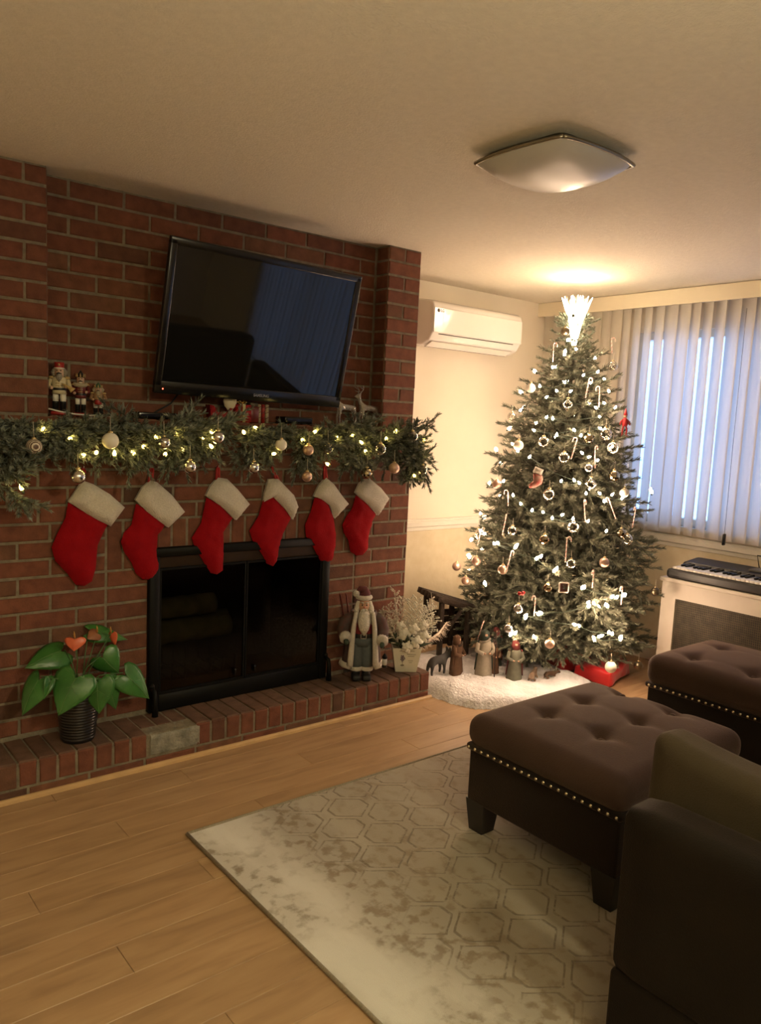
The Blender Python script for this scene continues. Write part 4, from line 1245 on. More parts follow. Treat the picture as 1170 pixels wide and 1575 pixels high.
# ------------------------------------------------------------------ light strings
M_bulb = emis('lit_bulb', (1.0, .80, .52), E_BULB)
M_gbulb = emis('lit_garland_bulb', (1.0, .74, .20), 8.0)
M_wire = mat('green_wire', (.02, .035, .02), .6, var=.1)
_b1 = MB().lathe([(.0001, -.012), (.008, -.009), (.0105, 0), (.008, .009), (.003, .018), (.0001, .021)], 10).mesh('bulb', M_bulb)
_b2 = MB().lathe([(.0001, -.009), (.006, -.007), (.0075, 0), (.006, .007), (.002, .014), (.0001, .016)], 10).mesh('bulb', M_gbulb)
_soc = MB().lathe([(.005, -.026), (.0055, -.012), (.004, -.008)], 8).mesh('socket', M_wire)
ts_ = thing('tree_light_string', 'string of warm white lights wound around the tree', 'string lights', (TCX, TCY, .3))
BIG = 52
for i, p in enumerate(TREE_BULBS):
    loc = Vector(p)-Vector((TCX, TCY, .3))
    big = i >= BIG
    rot = (random.uniform(-1, 1), random.uniform(-1, 1), 0)
    for k in range(2 if big else 1):
        lk = loc if k == 0 else loc+Vector((random.uniform(-.02, .02), random.uniform(-.02, .02), random.uniform(-.016, .016)))
        s_ = .78 if big else .64
        b_ = link('bulb', _b1, ts_, lk, rot, (s_, s_, s_)); link('socket', _soc, b_)
    outw = Vector((loc.x, loc.y, 0)).normalized()*.034
    lamp('bulb_light', 'POINT', loc+outw, P_TREE*(2.1 if big else .9), WARM_BULB, .016, ts_)
# the string goes round the back of the tree too
for i in range(34):
    z_ = .35+1.45*(i+.5)/34; az = .45+((i*.618) % 1.0)*1.8
    R_ = min(rad_at(z_)*.92, (1.55-TCX)/max(.05, math.cos(az)), (.50-TCY)/max(.05, math.sin(az)))
    loc = Vector((R_*math.cos(az), R_*math.sin(az), z_-.3))
    b_ = link('bulb', _b1, ts_, loc, (random.uniform(-1, 1), random.uniform(-1, 1), 0)); link('socket', _soc, b_)
    lamp('bulb_light', 'POINT', loc+Vector((loc.x, loc.y, 0)).normalized()*.018, P_TREE*.75, WARM_BULB, .016, ts_)
order = sorted(range(len(TREE_BULBS)), key=lambda i: -TREE_BULBS[i][2])
q = MB()
for a, b_ in zip(order[:-1], order[1:]):
    pa = Vector(TREE_BULBS[a])-Vector((TCX, TCY, .3)); pb = Vector(TREE_BULBS[b_])-Vector((TCX, TCY, .3))
    if (pa-pb).length > .32: continue
    mid = (pa+pb)/2; mid -= Vector((mid.x, mid.y, 0)).normalized()*.03; mid.z -= .02
    q.tube([pa, mid, pb], .0016, 4)
q.build('wire', M_wire, ts_)['kind'] = 'stuff'

tp = thing('tree_topper', 'brightly lit starburst topper on the tree just below the ceiling', 'tree topper', (1.0, -.20, 1.97))
M_top = emis('lit_topper', (1.0, .86, .58), 26)
q = MB()
for k in range(11):
    a = 2*PI*k/11; c_, s_ = math.cos(a), math.sin(a)
    q.tube([(c_*.018, s_*.018, .02), (c_*.045, s_*.045, .09), (c_*.085, s_*.085, .17)], [.016, .013, .0015], 6)
for k in range(7):
    a = 2*PI*k/7+.3; c_, s_ = math.cos(a), math.sin(a)
    q.tube([(c_*.012, s_*.012, .05), (c_*.035, s_*.035, .18)], [.014, .0015], 6)
q.build('star_rays', M_top, tp)
MB().lathe([(.012, -.09), (.022, -.04), (.030, 0), (.034, .03), (.026, .06), (.0001, .075)], 14).build('star_core', M_top, tp)
lamp('topper_light', 'POINT', (0, 0, .165), P_TOPPER, WARM_BULB, .04, tp)

# ------------------------------------------------------------------ ornaments
M_orn = {
 'silver': mat('silver_ball', (.66, .66, .66), .22, metal=1.0, var=.04),
 'white': mat('cream_ball', (.74, .70, .60), .45, var=.03),
 'pink': mat('rose_glitter_ball', (.52, .33, .25), .35, metal=.7, col2=(.66, .48, .38), vscale=18, bump=.15, bscale=40),
 'dark': mat('bronze_ball', (.16, .13, .085), .28, metal=.85, var=.1),
}
M_cap = mat('gold_cap', (.72, .58, .32), .3, metal=1.0)
M_thread = mat('thread', (.55, .50, .40), .7)
m = bpy.data.materials.new('clear_glass_ball'); N, L = nodes(m)
b = N['Principled BSDF']; b.inputs['Roughness'].default_value = .05
for n_ in list(N):
    if n_.type != 'OUTPUT_MATERIAL': N.remove(n_)
tr = N.new('ShaderNodeBsdfTransparent'); tr.inputs['Color'].default_value = (.86, .84, .80, 1)
gl_ = N.new('ShaderNodeBsdfGlossy'); gl_.inputs['Roughness'].default_value = .06; gl_.inputs['Color'].default_value = (.95, .93, .88, 1)
lw = N.new('ShaderNodeLayerWeight'); lw.inputs['Blend'].default_value = .45
mx = N.new('ShaderNodeMixShader'); L.new(lw.outputs['Facing'], mx.inputs['Fac'])
L.new(tr.outputs[0], mx.inputs[1]); L.new(gl_.outputs[0], mx.inputs[2]); L.new(mx.outputs[0], N['Material Output'].inputs['Surface'])
M_orn['glass'] = m; M_orn['drop'] = m; M_orn['ridge'] = m
M_orn['mosaic'] = mat('mirror_mosaic', (.70, .62, .46), .10, metal=1.0, col2=(.35, .30, .2), vscale=160)
m = mat('striped_ball', (.3, .2, .12), .4)
N, L = nodes(m); b = N['Principled BSDF']; tc = N.new('ShaderNodeTexCoord')
wv_ = N.new('ShaderNodeTexWave'); wv_.wave_type = 'BANDS'; wv_.bands_direction = 'X'; wv_.inputs['Scale'].default_value = 1.6
L.new(tc.outputs['Object'], wv_.inputs['Vector'])
r = N.new('ShaderNodeValToRGB'); r.color_ramp.elements[0].position = .45; r.color_ramp.elements[0].color = (.10, .05, .03, 1); r.color_ramp.elements[1].position = .55; r.color_ramp.elements[1].color = (.62, .56, .45, 1)
L.new(wv_.outputs['Fac'], r.inputs['Fac']); L.new(r.outputs['Color'], b.inputs['Base Color']); M_orn['stripe'] = m
_om = {}
def orn_mesh(kind):
    if kind in _om: return _om[kind]
    q = MB()
    if kind == 'drop':
        q.lathe([(.0001, -1.25), (.12, -1.1), (.45, -.8), (.85, -.35), (1, 0), (.85, .4), (.5, .75), (.2, 1.05), (.10, 1.3)], 18)
    elif kind == 'ridge':
        n = 40; pr = [(math.sin(PI*i/14), -math.cos(PI*i/14)) for i in range(15)]; vs = []; fs = []
        for (r_, z_) in pr:
            for k in range(n):
                a = 2*PI*k/n; rr = max(r_, 1e-4)*(1+.05*math.cos(a*10)); vs.append((rr*math.cos(a), rr*math.sin(a), z_))
        for i in range(14):
            for k in range(n): fs.append((i*n+k, i*n+(k+1) % n, (i+1)*n+(k+1) % n, (i+1)*n+k))
        q.add(vs, fs, 0, True)
    elif kind == 'mosaic':
        n = 16; K = 9
        for i in range(K):
            t0, t1 = PI*(i+.06)/K, PI*(i+.94)/K; tm = (t0+t1)/2
            nn = max(4, int(n*math.sin(tm)))
            for k in range(nn):
                a0, a1 = 2*PI*(k+.05)/nn, 2*PI*(k+.95)/nn
                c = [Vector((math.sin(t)*math.cos(a), math.sin(t)*math.sin(a), -math.cos(t))) for t, a in ((t0, a0), (t0, a1), (t1, a1), (t1, a0))]
                cc = sum(c, Vector())/4; tl = Vector((random.uniform(-.1, .1), random.uniform(-.1, .1), random.uniform(-.1, .1)))
                q.add([p+tl*(p-cc).length for p in c], [(0, 1, 2, 3)], 0, False)
        q.ball((0, 0, 0), .95, 16)
    else: q.ball((0, 0, 0), 1, 20)
    _om[kind] = q.mesh('ball', M_orn[kind]); return _om[kind]
_cap = MB().lathe([(.30, .93), (.30, 1.14), (.22, 1.17), (.0001, 1.18)], 12).tube([(-.1, 0, 1.17), (-.09, 0, 1.32), (0, 0, 1.38), (.09, 0, 1.32), (.1, 0, 1.17)], .03, 5).mesh('cap', M_cap)
def ornament(p, r_, kind, label, group, hang=.035):
    t = thing('ornament', label, 'ornament', p, random.uniform(0, 6), group)
    link('ball', orn_mesh(kind), t, (0, 0, 0), None, (r_, r_, r_))
    zs_ = 1.3 if kind == 'drop' else 1.0
    link('cap', _cap, t, (0, 0, (zs_-1)*r_*.9), None, (r_, r_, r_))
    MB().tube([(0, 0, r_*1.30*zs_), (0, .002, r_*1.3*zs_+hang)], .0009, 4).build('hanging_thread', M_thread, t)
    return t
for p, r_, k, l in TREE_ORN: ornament(p, r_, k, l, 'ornaments on the tree')
for p, r_, k, l in GARLAND_ORN: ornament(p, r_, k, l, 'ornaments on the mantel garland', .05)

# candy canes: white core with a red spiral stripe
M_cane = mat('candy_white', (.78, .68, .60), .25, var=.02); M_caner = mat('candy_red', (.50, .035, .03), .25, var=.05)
def cane(p, q_, label, i):
    p = Vector(p); q_ = Vector(q_)
    L_ = max(.075, min(.15, (p-q_).length))
    t = thing('candy_cane', label, 'candy cane', p, 0, 'candy canes on the tree')
    rz = math.atan2(p.y-TCY, p.x-TCX)+PI/2
    d = (q_-p).normalized()
    if d.length == 0: d = Vector((0, 0, -1))
    T = aim(-d) @ Matrix.Rotation(i*1.9, 4, 'Z')
    R_ = .0105
    path = [Vector((0, 0, -L_)), Vector((0, 0, -L_*.5)), Vector((0, 0, 0))]+[Vector((R_-R_*math.cos(a), 0, R_*math.sin(a)*1.2)) for a in np.linspace(.4, PI, 6)]+[Vector((2*R_, 0, -.012))]
    path = [T @ v for v in path]
    MB().tube(path, .0031, 7).build('stick', M_cane, t)
    # spiral
    dense = []
    for a, b_ in zip(path[:-1], path[1:]):
        k = max(2, int((b_-a).length/.004))
        dense += [a.lerp(b_, j/k) for j in range(k)]
    sp = []
    for j, v in enumerate(dense):
        nx_ = (dense[min(j+1, len(dense)-1)]-dense[max(0, j-1)]).normalized(); u = nx_.orthogonal().normalized(); w_ = nx_.cross(u)
        a = j*1.15; sp.append(v+(u*math.cos(a)+w_*math.sin(a))*.0023)
    MB().tube(sp, .0017, 4).build('red_stripe', M_caner, t)
for i, (p, q_, l) in enumerate(CANES): cane(p, q_, 'candy cane on the '+l, i)
# small stocking, berries, photo frame and red figure hung on the tree
M_red = mat('red_felt', (.36, .020, .022), .85, var=.12, vscale=60, bump=.2, bscale=300)
M_fur = mat('white_fur', (.68, .63, .55), .95, var=.08, vscale=120, bump=.9, bscale=260)
t = thing('mini_stocking', 'small red striped stocking with a cream cuff hung left of centre on the tree', 'stocking', (.572, -.356, 1.142))
RZ = Matrix.Rotation(-.68, 4, 'Z')
o = inflate([(-.02, .03), (.028, .015), (.034, -.005), (.03, -.03), (-.005, -.052), (-.035, -.055), (-.042, -.04), (-.018, -.015)], .016, .008).build('foot', mat('striped_knit', (.33, .03, .03), .9, col2=(.5, .35, .28), vscale=40), t); o.rotation_euler = (0, 0, -.68)
o = inflate([(-.024, .03), (.022, .012), (.034, .045), (-.012, .062)], .019, .008).build('cuff', M_fur, t); o.rotation_euler = (0, 0, -.68)
t = thing('berry_cluster', 'cluster of shiny red berries low on the left side of the tree', 'berries', (.448, -.41, .543))
M_berry = mat('red_berry', (.42, .012, .014), .2, coat=.4, var=.1)
for k in range(7):
    a = k*2.4; MB().ball((0, 0, 0), .0095, 10).build('berry', M_berry, t, (.011*math.cos(a), .011*math.sin(a), .004*(k % 3)-.004))
t = thing('frame_ornament', 'small square candy striped frame ornament low at the centre of the tree', 'ornament', (.567, -.588, .597), -.68)
q = MB(); 
for a, b_ in (((-.022, -.024), (.022, -.024)), ((.022, -.024), (.022, .024)), ((.022, .024), (-.022, .024)), ((-.022, .024), (-.022, -.024))): q.tube([(a[0], 0, a[1]), (b_[0], 0, b_[1])], .0045, 6)
q.build('frame', M_cane, t)
MB().box(-.019, .019, .001, .003, -.021, .021).build('photo', mat('dark_photo', (.14, .04, .035), .4, var=.3, vscale=80), t)
t = thing('elf_ornament', 'red dangling long legged felt figure on the right edge of the tree by the blind', 'ornament', (1.035, -.552, 1.462), -.68)
MB().lathe([(.0001, -.028), (.014, -.024), (.018, -.008), (.012, .012), (.007, .02)], 12).build('body', M_red, t)
MB().ball((0, 0, .028), .010, 12).build('head', mat('tan_felt', (.5, .32, .2), .8), t)
MB().lathe([(.011, .033), (.007, .05), (.0001, .072)], 12).build('hat', M_red, t)
for s_ in (-1, 1): MB().tube([(s_*.007, 0, -.024), (s_*.012, -.004, -.048), (s_*.010, -.002, -.074), (s_*.018, -.008, -.078)], .0042, 6).build('leg', M_red, t)
for s_ in (-1, 1): MB().tube([(s_*.012, 0, .010), (s_*.024, -.002, -.004), (s_*.026, -.004, -.02)], .0038, 6).build('arm', M_red, t)

# ------------------------------------------------------------------ mantel garland
ga = thing('garland', 'frosted green pine garland draped along the brick mantel ledge', 'garland', (-.95, -.075, 1.32))
SM = [branch_mesh(l, [M_gneedle, M_stem], dens=760, rad=.015, tw=.056, nper=90, start=.10, name='sprig') for l in (.075, .095, .115, .135) for _ in range(2)]
def sag(x):
    return 1.335+.012*math.sin(x*5.2)+.010*math.sin(x*11+1)
path = [(-2.10, -.08, 1.32)]+[(x, -.08, sag(x)) for x in np.linspace(-1.95, -.03, 30)]
q = MB().tube([Vector(p)-Vector((-.95, -.06, 1.32)) for p in path], .008, 6); q.build('core_wire', M_stem, ga)
def sprig(p, d, i, sc=1.0):
    d = Vector(d).normalized()
    e = d.to_track_quat('X', 'Z').to_euler()
    o = link('sprig', SM[i % len(SM)], ga, Vector(p)-Vector((-.95, -.06, 1.32)), e, (sc, sc, sc))
ns = 0
for i in range(214):
    x = -2.12+2.02*(i+random.random())/214
    z_ = sag(x)+random.uniform(-.03, .035)
    a = random.uniform(0, 2*PI)
    # mostly outward (-y), up or down, some along
    up = math.sin(i*2.4)
    dy = -random.uniform(.15, .75); dx = random.choice((-1, 1))*random.uniform(.35, 1.0)
    dz = up*random.uniform(.25, .62) - .12
    if -1.16 < x < -.56 or x < -1.56: dz = min(dz, -.05); z_ -= .018
    if -1.15 < x < -.84 and i % 2: continue
    sprig((x, -.085+random.uniform(-.03, .0), z_), (dx if x < -.20 else -abs(dx), dy*.6, dz), i, random.uniform(.85, 1.15)); ns += 1
for x, z_, k in ((-1.76, 1.31, 3), (-1.62, 1.29, 3), (-1.53, 1.28, 3), (-1.34, 1.28, 4), (-1.28, 1.29, 2), (-1.02, 1.28, 3), (-.94, 1.28, 3), (-.76, 1.26, 5), (-.70, 1.28, 3), (-.46, 1.27, 4), (-.40, 1.27, 3), (-.22, 1.28, 3), (-.12, 1.27, 3)):
    for j in range(k): sprig((x+random.uniform(-.02, .02), -.075, z_), (random.uniform(-.45, .45), -.15, -1), j+1, random.uniform(.9, 1.15)); ns += 1
for (x0, lo, n_) in ((-2.0, 1.10, 24), (-.075, 1.16, 24)):
    for i in range(n_):
        z_ = 1.36-(1.36-lo)*i/n_
        sprig((x0+random.uniform(-.025, .03), -.09+random.uniform(-.03, .01), z_), (random.uniform(-1, 1) if x0 < -1 else random.uniform(-.9, .25), -.4, random.uniform(-.9, .35)), i, random.uniform(.85, 1.1)); ns += 1
gs = thing('garland_light_string', 'string of yellow lights glowing among the garland needles', 'string lights', (-.95, -.13, 1.3))
for i, p in enumerate(GARLAND_BULBS):
    loc = Vector(p)-Vector((-.95, -.13, 1.3))
    b_ = link('bulb', _b2, gs, loc, (random.uniform(-1.4, 1.4), random.uniform(-1, 1), 0)); link('socket', _soc, b_, None, None, (.8, .8, .8))
    lamp('bulb_light', 'POINT', loc+Vector((0, -.012, 0)), P_GARLAND*random.uniform(.7, 1.3), GARLAND_BULB, .012, gs)
g2 = sorted(GARLAND_BULBS)
q = MB()
for a, b_ in zip(g2[:-1], g2[1:]):
    pa = Vector(a)-Vector((-.95, -.13, 1.3)); pb = Vector(b_)-Vector((-.95, -.13, 1.3)); mid = (pa+pb)/2+Vector((0, .03, -.01))
    q.tube([pa, mid, pb], .0014, 4)
q.build('wire', M_wire, gs)['kind'] = 'stuff'

# ------------------------------------------------------------------ stockings
M_plush = mat('red_plush', (.235, .0025, .006), .9, col2=(.275, .004, .008), vscale=26, bump=.35, bscale=220, spec=.12, sheen=.04)
M_plush.node_tree.nodes['Principled BSDF'].inputs['Sheen Tint'].default_value = (1, .25, .2, 1)
SL = ['leftmost red plush stocking with a white cuff on the brick wall', 'second red stocking from the left, its white cuff tilted to the right', 'third red stocking from the left, its toe over the fireplace frame', 'fourth red stocking from the left, hanging above the fireplace doors', 'fifth red stocking from the left, at the right edge of the fireplace doors', 'rightmost and smallest red stocking with a white cuff']
M_hook = mat('steel_hook', (.5, .5, .48), .3, metal=1)
for i, (cu_, bo, lp) in enumerate(STOCK):
    cx = sum(p[0] for p in cu_)/len(cu_); cz = sum(p[1] for p in cu_)/len(cu_)
    t = thing('stocking', SL[i], 'stocking', (cx, -.016, cz), 0, 'stockings on the mantel')
    loc = lambda P: [(a-cx, b_-cz) for a, b_ in P]
    inflate(loc(bo), .030, .011, 0.0, .003, .55, .040, True, .004).build('foot', M_plush, t)
    inflate(loc(cu_), .026, .010, -.002, .012, .5, .024, True, .003).build('cuff', M_fur, t)
    top = max(cu_, key=lambda p: p[1]); tx, tz = top[0]-cx, top[1]-cz; lx, lz = lp[0]-cx, lp[1]-cz
    q = MB().tube([(tx-.006, -.010, tz-.01), (lx-.005, -.006, lz-.012), (lx, -.006, lz), (lx+.005, -.006, lz-.012), (tx+.006, -.010, tz-.01)], .0055, 6)
    q.build('hanging_loop', M_red, t)
    MB().tube([(lx, .014, lz-.004), (lx, -.010, lz-.004), (lx, -.014, lz+.004)], .002, 6).build('hook', M_hook, t)

# ------------------------------------------------------------------ anthurium in a black pot
M_leaf = mat('anthurium_leaf', (.028, .115, .022), .32, col2=(.050, .18, .035), vscale=18, spec=.5)
M_vein = mat('leaf_vein', (.12, .22, .07), .45)
M_spathe = mat('coral_spathe', (.60, .12, .06), .35, col2=(.68, .17, .08), vscale=25)
M_wilt = mat('wilted_spathe', (.22, .075, .035), .6, col2=(.30, .12, .05), vscale=40)
M_stalk = mat('green_stalk', (.05, .12, .03), .5, var=.2)
pl = thing('potted_anthurium', 'anthurium with coral flowers in a ribbed black pot at the left of the hearth', 'plant', (-1.735, -.118, HZ))
pr = [(.0001, 0), (.058, 0), (.061, .004)]
for k in range(15):
    z_ = .012+k*.0115; r_ = .061+.019*(z_/.19); pr += [(r_+.0016, z_), (r_+.0016, z_+.005), (r_-.0008, z_+.0075)]
pr += [(.081, .186), (.085, .188), (.086, .200), (.083, .203), (.079, .200), (.077, .178), (.0001, .176)]
MB().lathe(pr, 40).build('pot', mat('black_ribbed_pot', (.010, .010, .011), .3, var=.1), pl)
MB().lathe([(.078, .178), (.05, .184), (.0001, .186)], 20).build('soil', mat('potting_soil', (.02, .014, .010), .95, var=.5, vscale=80, bump=.8), pl)
HEART = [(0, .14), (.10, .0), (.30, -.12), (.48, -.05), (.57, .12), (.54, .32), (.42, .54), (.25, .76), (.09, .94), (0, 1.04)]
def leaf(name, base, tip, width, m, parent, cup=.12, facing=None, vein=True):
    B = Vector(base)-parent.location; T = Vector(tip)-parent.location
    ax = T-B; Ln = ax.length; ax.normalize()
    view = facing or Vector((-.55, -.80, .28))
    sd = ax.cross(view).normalized(); nm = sd.cross(ax).normalized()
    if nm.dot(view) < 0: nm = -nm
    nv = 11; vs = []; fs = []
    half = HEART
    cols = 5
    for i, (hx, hy) in enumerate(half):
        for c in range(-cols, cols+1):
            u = c/cols
            x_ = hx*u*width
            # lobes fold back over the stalk end
            y_ = hy*Ln
            if i == 0: y_ = .14*Ln
            elif hy < .14: y_ = (hy*abs(u)**.8 + .10*(1-abs(u)**.8))*Ln
            lift = -cup*width*(abs(u)**1.6)*(hx/.52) + .10*Ln*math.sin(PI*min(1, max(0, hy)))*.6 - .05*Ln*hy*hy + .012*width*math.sin(c*2.2+i*1.4)
            vs.append(B+ax*y_+sd*x_+nm*lift)
    W_ = 2*cols+1
    for i in range(len(half)-1):
        for c in range(W_-1): fs.append((i*W_+c, i*W_+c+1, (i+1)*W_+c+1, (i+1)*W_+c))
    o = MB().add(vs, fs, 0, True).build(name, m, parent)
    sol = o.modifiers.new('thickness', 'SOLIDIFY'); sol.thickness = .0012
    if vein:
        q = MB()
        mid = [vs[i*W_+cols]+nm*.0012 for i in range(len(half))]
        q.tube(mid, .0011, 4)
        for i in (2, 4, 5):
            for s_ in (1, cols*2-1):
                q.tube([vs[i*W_+cols]+nm*.001, (vs[i*W_+cols]+vs[(i+1)*W_+s_])/2+nm*.0012, vs[(i+1)*W_+s_]+nm*.001], .0006, 3)
        q.build('vein', M_vein, o)
    return B
lo_ = Vector((0, 0, .18))
for i, (b0, t0, wd) in enumerate(LEAVES):
    B = leaf('leaf', b0, t0, wd*1.2, M_leaf, pl, .10+.05*(i % 3), [None, Vector((-.8, -.55, .25)), Vector((-.3, -.7, .7)), None, Vector((-.2, -.9, .3)), Vector((-.5, -.85, .1)), Vector((-.2, -.8, .6)), Vector((-.4, -.6, .7)), Vector((.6, -.6, .3))][i])
    st_ = Vector((random.uniform(-.02, .02), random.uniform(-.02, .02), .18))
    MB().tube([st_, (st_*.5+B*.5)+Vector((0, 0, .03)), B], .0022, 6).build('stalk', M_stalk, pl)
for i, (b0, t0, wd) in enumerate(SPATHES):
    B = leaf('flower', b0, t0, wd, M_spathe if i < 2 else M_wilt, pl, .16, Vector((-.5, -.8, .45)) if i != 1 else Vector((-.95, -.2, .2)), False)
    if i == 2: tag(pl.children[-1], 'wilted brown flower')
    fl_ = pl.children[-1]
    st_ = Vector((random.uniform(-.015, .015), .01, .18))
    MB().tube([st_, (st_+B)/2+Vector((.01, .0, .02)), B], .002, 6).build('stalk', M_stalk, pl)
    d_ = Vector((-.3, -.75, .55)).normalized()
    MB().tube([B+d_*.004, B+d_*.03+Vector((0, 0, .006)), B+d_*.045+Vector((0, 0, .012))], [.0036, .0032, .001], 7).build('spadix', mat('yellow_spadix', (.55, .30, .08), .6), fl_)

# ------------------------------------------------------------------ winter figurine on the hearth
M_skin = mat('painted_skin', (.50, .29, .19), .6)
M_beard = mat('white_beard', (.66, .61, .53), .95, var=.08, vscale=60, bump=.9, bscale=160)
M_plaid = mat('dark_plaid', (.085, .030, .026), .85, col2=(.05, .045, .04), vscale=70)
M_trou = mat('grey_blue_wool', (.085, .10, .105), .9, var=.15, vscale=60)
M_vest = mat('wine_knit', (.16, .012, .014), .85, var=.2, vscale=90)
M_lens = mat('belt_buckle', (.6, .57, .5), .3, metal=1)
sa = thing('winter_figurine', 'white bearded figurine in a fur trimmed coat and pompom hat on the hearth', 'figurine', (-.372, -.125, HZ), -.55)
def el(name, c, sc, m, parent=sa, n=18, M=None):
    return MB().ball(c, 1, n, 0, sc, M).build(name, m, parent)
for s_ in (-1, 1):
    MB().rbox(s_*.026-.021, s_*.026+.021, -.050, .030, 0, .030, .010, 2).lathe([(.021, .02), (.021, .052)], 12, 0, Matrix.Translation((s_*.026, 0, 0))).build('boot', M_matteblack, sa)
    MB().lathe([(.031, .048), (.034, .056), (.031, .068)], 14, 0, Matrix.Translation((s_*.026, -.004, 0))).build('boot_fur', M_fur, sa)
    MB().lathe([(.030, .062), (.034, .10), (.034, .16), (.030, .20)], 14, 0, Matrix.Translation((s_*.024, 0, 0))).build('trouser_leg', M_trou, sa)
MB().lathe([(.052, .17), (.057, .20), (.055, .225)], 18, 0, Matrix.Diagonal((1, .72, 1, 1))).build('trouser_waist', M_trou, sa)
MB().lathe([(.055, .222), (.058, .245), (.056, .28), (.045, .32), (.022, .345)], 18, 0, Matrix.Diagonal((1, .74, 1, 1))).build('vest', M_vest, sa)
MB().lathe([(.0575, .216), (.0585, .220), (.0585, .232), (.0575, .236)], 18, 0, Matrix.Diagonal((1, .76, 1, 1))).build('belt', M_matteblack, sa)
q = MB()
for a, b_ in (((-.013, .216), (.013, .216)), ((.013, .216), (.013, .238)), ((.013, .238), (-.013, .238)), ((-.013, .238), (-.013, .216))): q.tube([(a[0], -.047, a[1]), (b_[0], -.047, b_[1])], .0024, 6)
q.build('belt_buckle', M_lens, sa)
# open coat: two panels and a back
for s_ in (-1, 1):
    vs = []; fs = []; K = 8; J = 6
    for i in range(K+1):
        z_ = .085+.26*i/K
        for j in range(J+1):
            a = math.radians(40+140*j/J); R_ = .072+.026*(1-i/K)-.028*max(0, i/K-.7)
            vs.append((s_*R_*math.sin(a), -R_*.8*math.cos(a), z_))
    for i in range(K):
        for j in range(J): fs.append((i*(J+1)+j, i*(J+1)+j+1, (i+1)*(J+1)+j+1, (i+1)*(J+1)+j))
    o = MB().add(vs, fs, 0, True).build('coat', M_plaid, sa); k_ = o.modifiers.new('thickness', 'SOLIDIFY'); k_.thickness = .006
    # fur edge down the front and round the hem
    fr = [vs[i*(J+1)] for i in range(K, -1, -1)]; hm = [vs[j] for j in range(J+1)]
    MB().tube([Vector(v)+Vector((0, -.004, 0)) for v in fr], [.010+.006*i/K for i in range(K+1)], 8).build('fur_edge', M_fur, sa)
    MB().tube([Vector(v)+Vector((0, 0, -.004)) for v in hm], .015, 8).build('fur_hem', M_fur, sa)
    # sleeves, cuffs, mitten hands
    sh = Vector((s_*.056, 0, .315)); e_ = Vector((s_*.098, -.012, .25)); wr = Vector((s_*.092, -.055, .215 if s_ > 0 else .23))
    MB().tube([sh, (sh+e_)/2+Vector((s_*.012, 0, .006)), e_, (e_+wr)/2, wr], [.027, .030, .031, .028, .026], 12).build('sleeve', M_plaid, sa)
    MB().tube([wr+Vector((-s_*.001, .006, .002)), wr+Vector((-s_*.003, -.018, -.008))], [.029, .029], 12).build('sleeve_cuff', M_fur, sa)
    hd_ = skin('mitten', [tuple(wr+Vector((0, -.016, -.008))), tuple(wr+Vector((-s_*.004, -.034, -.018))), tuple(wr+Vector((-s_*.005, -.046, -.032))), tuple(wr+Vector((-s_*.016, -.034, -.024)))], [(0, 1), (1, 2), (1, 3)], [.013, .014, .010, .006], mat('dark_mitten', (.03, .045, .03), .9), sa, 1)
# head, face, beard, hair, hat
el('head', (0, -.004, .372), (.030, .030, .034), M_skin)
MB().ball((0, -.034, .368), .0065, 10).build('nose', mat('rosy_nose', (.55, .22, .16), .6), sa)
for s_ in (-1, 1):
    MB().ball((s_*.011, -.0315, .378), .0036, 8).build('eye', M_matteblack, sa)
    MB().tube([(s_*.005, -.033, .387), (s_*.012, -.033, .391), (s_*.018, -.028, .388)], .0035, 6).build('eyebrow', M_beard, sa)
    MB().tube([(0, -.037, .357), (s_*.011, -.037, .354), (s_*.022, -.030, .344)], [.005, .006, .002], 7).build('moustache', M_beard, sa)
MB().ball((0, -.034, .350), .004, 8, 0, (1.4, .6, .6)).build('mouth', mat('lip', (.35, .10, .08), .6), sa)
vs = [(0, -.030, .345)]
MB().tube([(0, -.016, .346), (0, -.030, .328), (0, -.044, .295), (0, -.050, .262), (.002, -.052, .232)], [.018, .031, .032, .024, .004], 14).build('beard', M_beard, sa)
for s_ in (-1, 1): MB().tube([(s_*.026, -.008, .392), (s_*.034, -.010, .362), (s_*.040, -.016, .320), (s_*.038, -.026, .280)], [.010, .014, .014, .004], 10).build('hair', M_beard, sa)
MB().tube([(.031*math.cos(a), .030*math.sin(a)+.004, .410) for a in np.linspace(0, 2*PI, 17)], .0115, 8, caps=False).build('hat_fur', M_fur, sa)
MB().tube([(0, .006, .410), (.004, .008, .430), (-.002, .008, .446), (-.022, .004, .452), (-.036, -.004, .440)], [.034, .028, .021, .012, .006], 12).build('hat', mat('wine_plaid_hat', (.12, .018, .02), .85, col2=(.07, .02, .02), vscale=80), sa)
MB().ball((-.040, -.008, .428), .0165, 14).build('pompom', M_fur, sa)
# lantern in the right hand, skis in a pack behind the left shoulder
q = MB().tube([(.10, -.100, .176), (.10, -.100, .160)], .0012, 5).lathe([(.013, .092), (.014, .096), (.012, .100), (.012, .138), (.015, .140), (.006, .156), (.0001, .160)], 8, 0, Matrix.Translation((.10, -.10, 0)))
q.build('lantern', M_blackm, sa)
MB().lathe([(.0125, .104), (.0125, .134)], 8, 0, Matrix.Translation((.10, -.10, 0))).build('lantern_glass', mat('pale_lantern_glass', (.45, .44, .42), .2), sa)
MB().rbox(-.055, .055, .062, .10, .18, .33, .018, 3).build('backpack', mat('brown_pack', (.06, .035, .02), .85, var=.2), sa)
for a, b_ in ((-.075, -.11), (-.055, -.08)): MB().tube([(a, .075, .22), (b_, .06, .40), (b_-.005, .045, .415)], .005, 6).build('ski', mat('ski_wood', (.14, .035, .03), .5), sa)

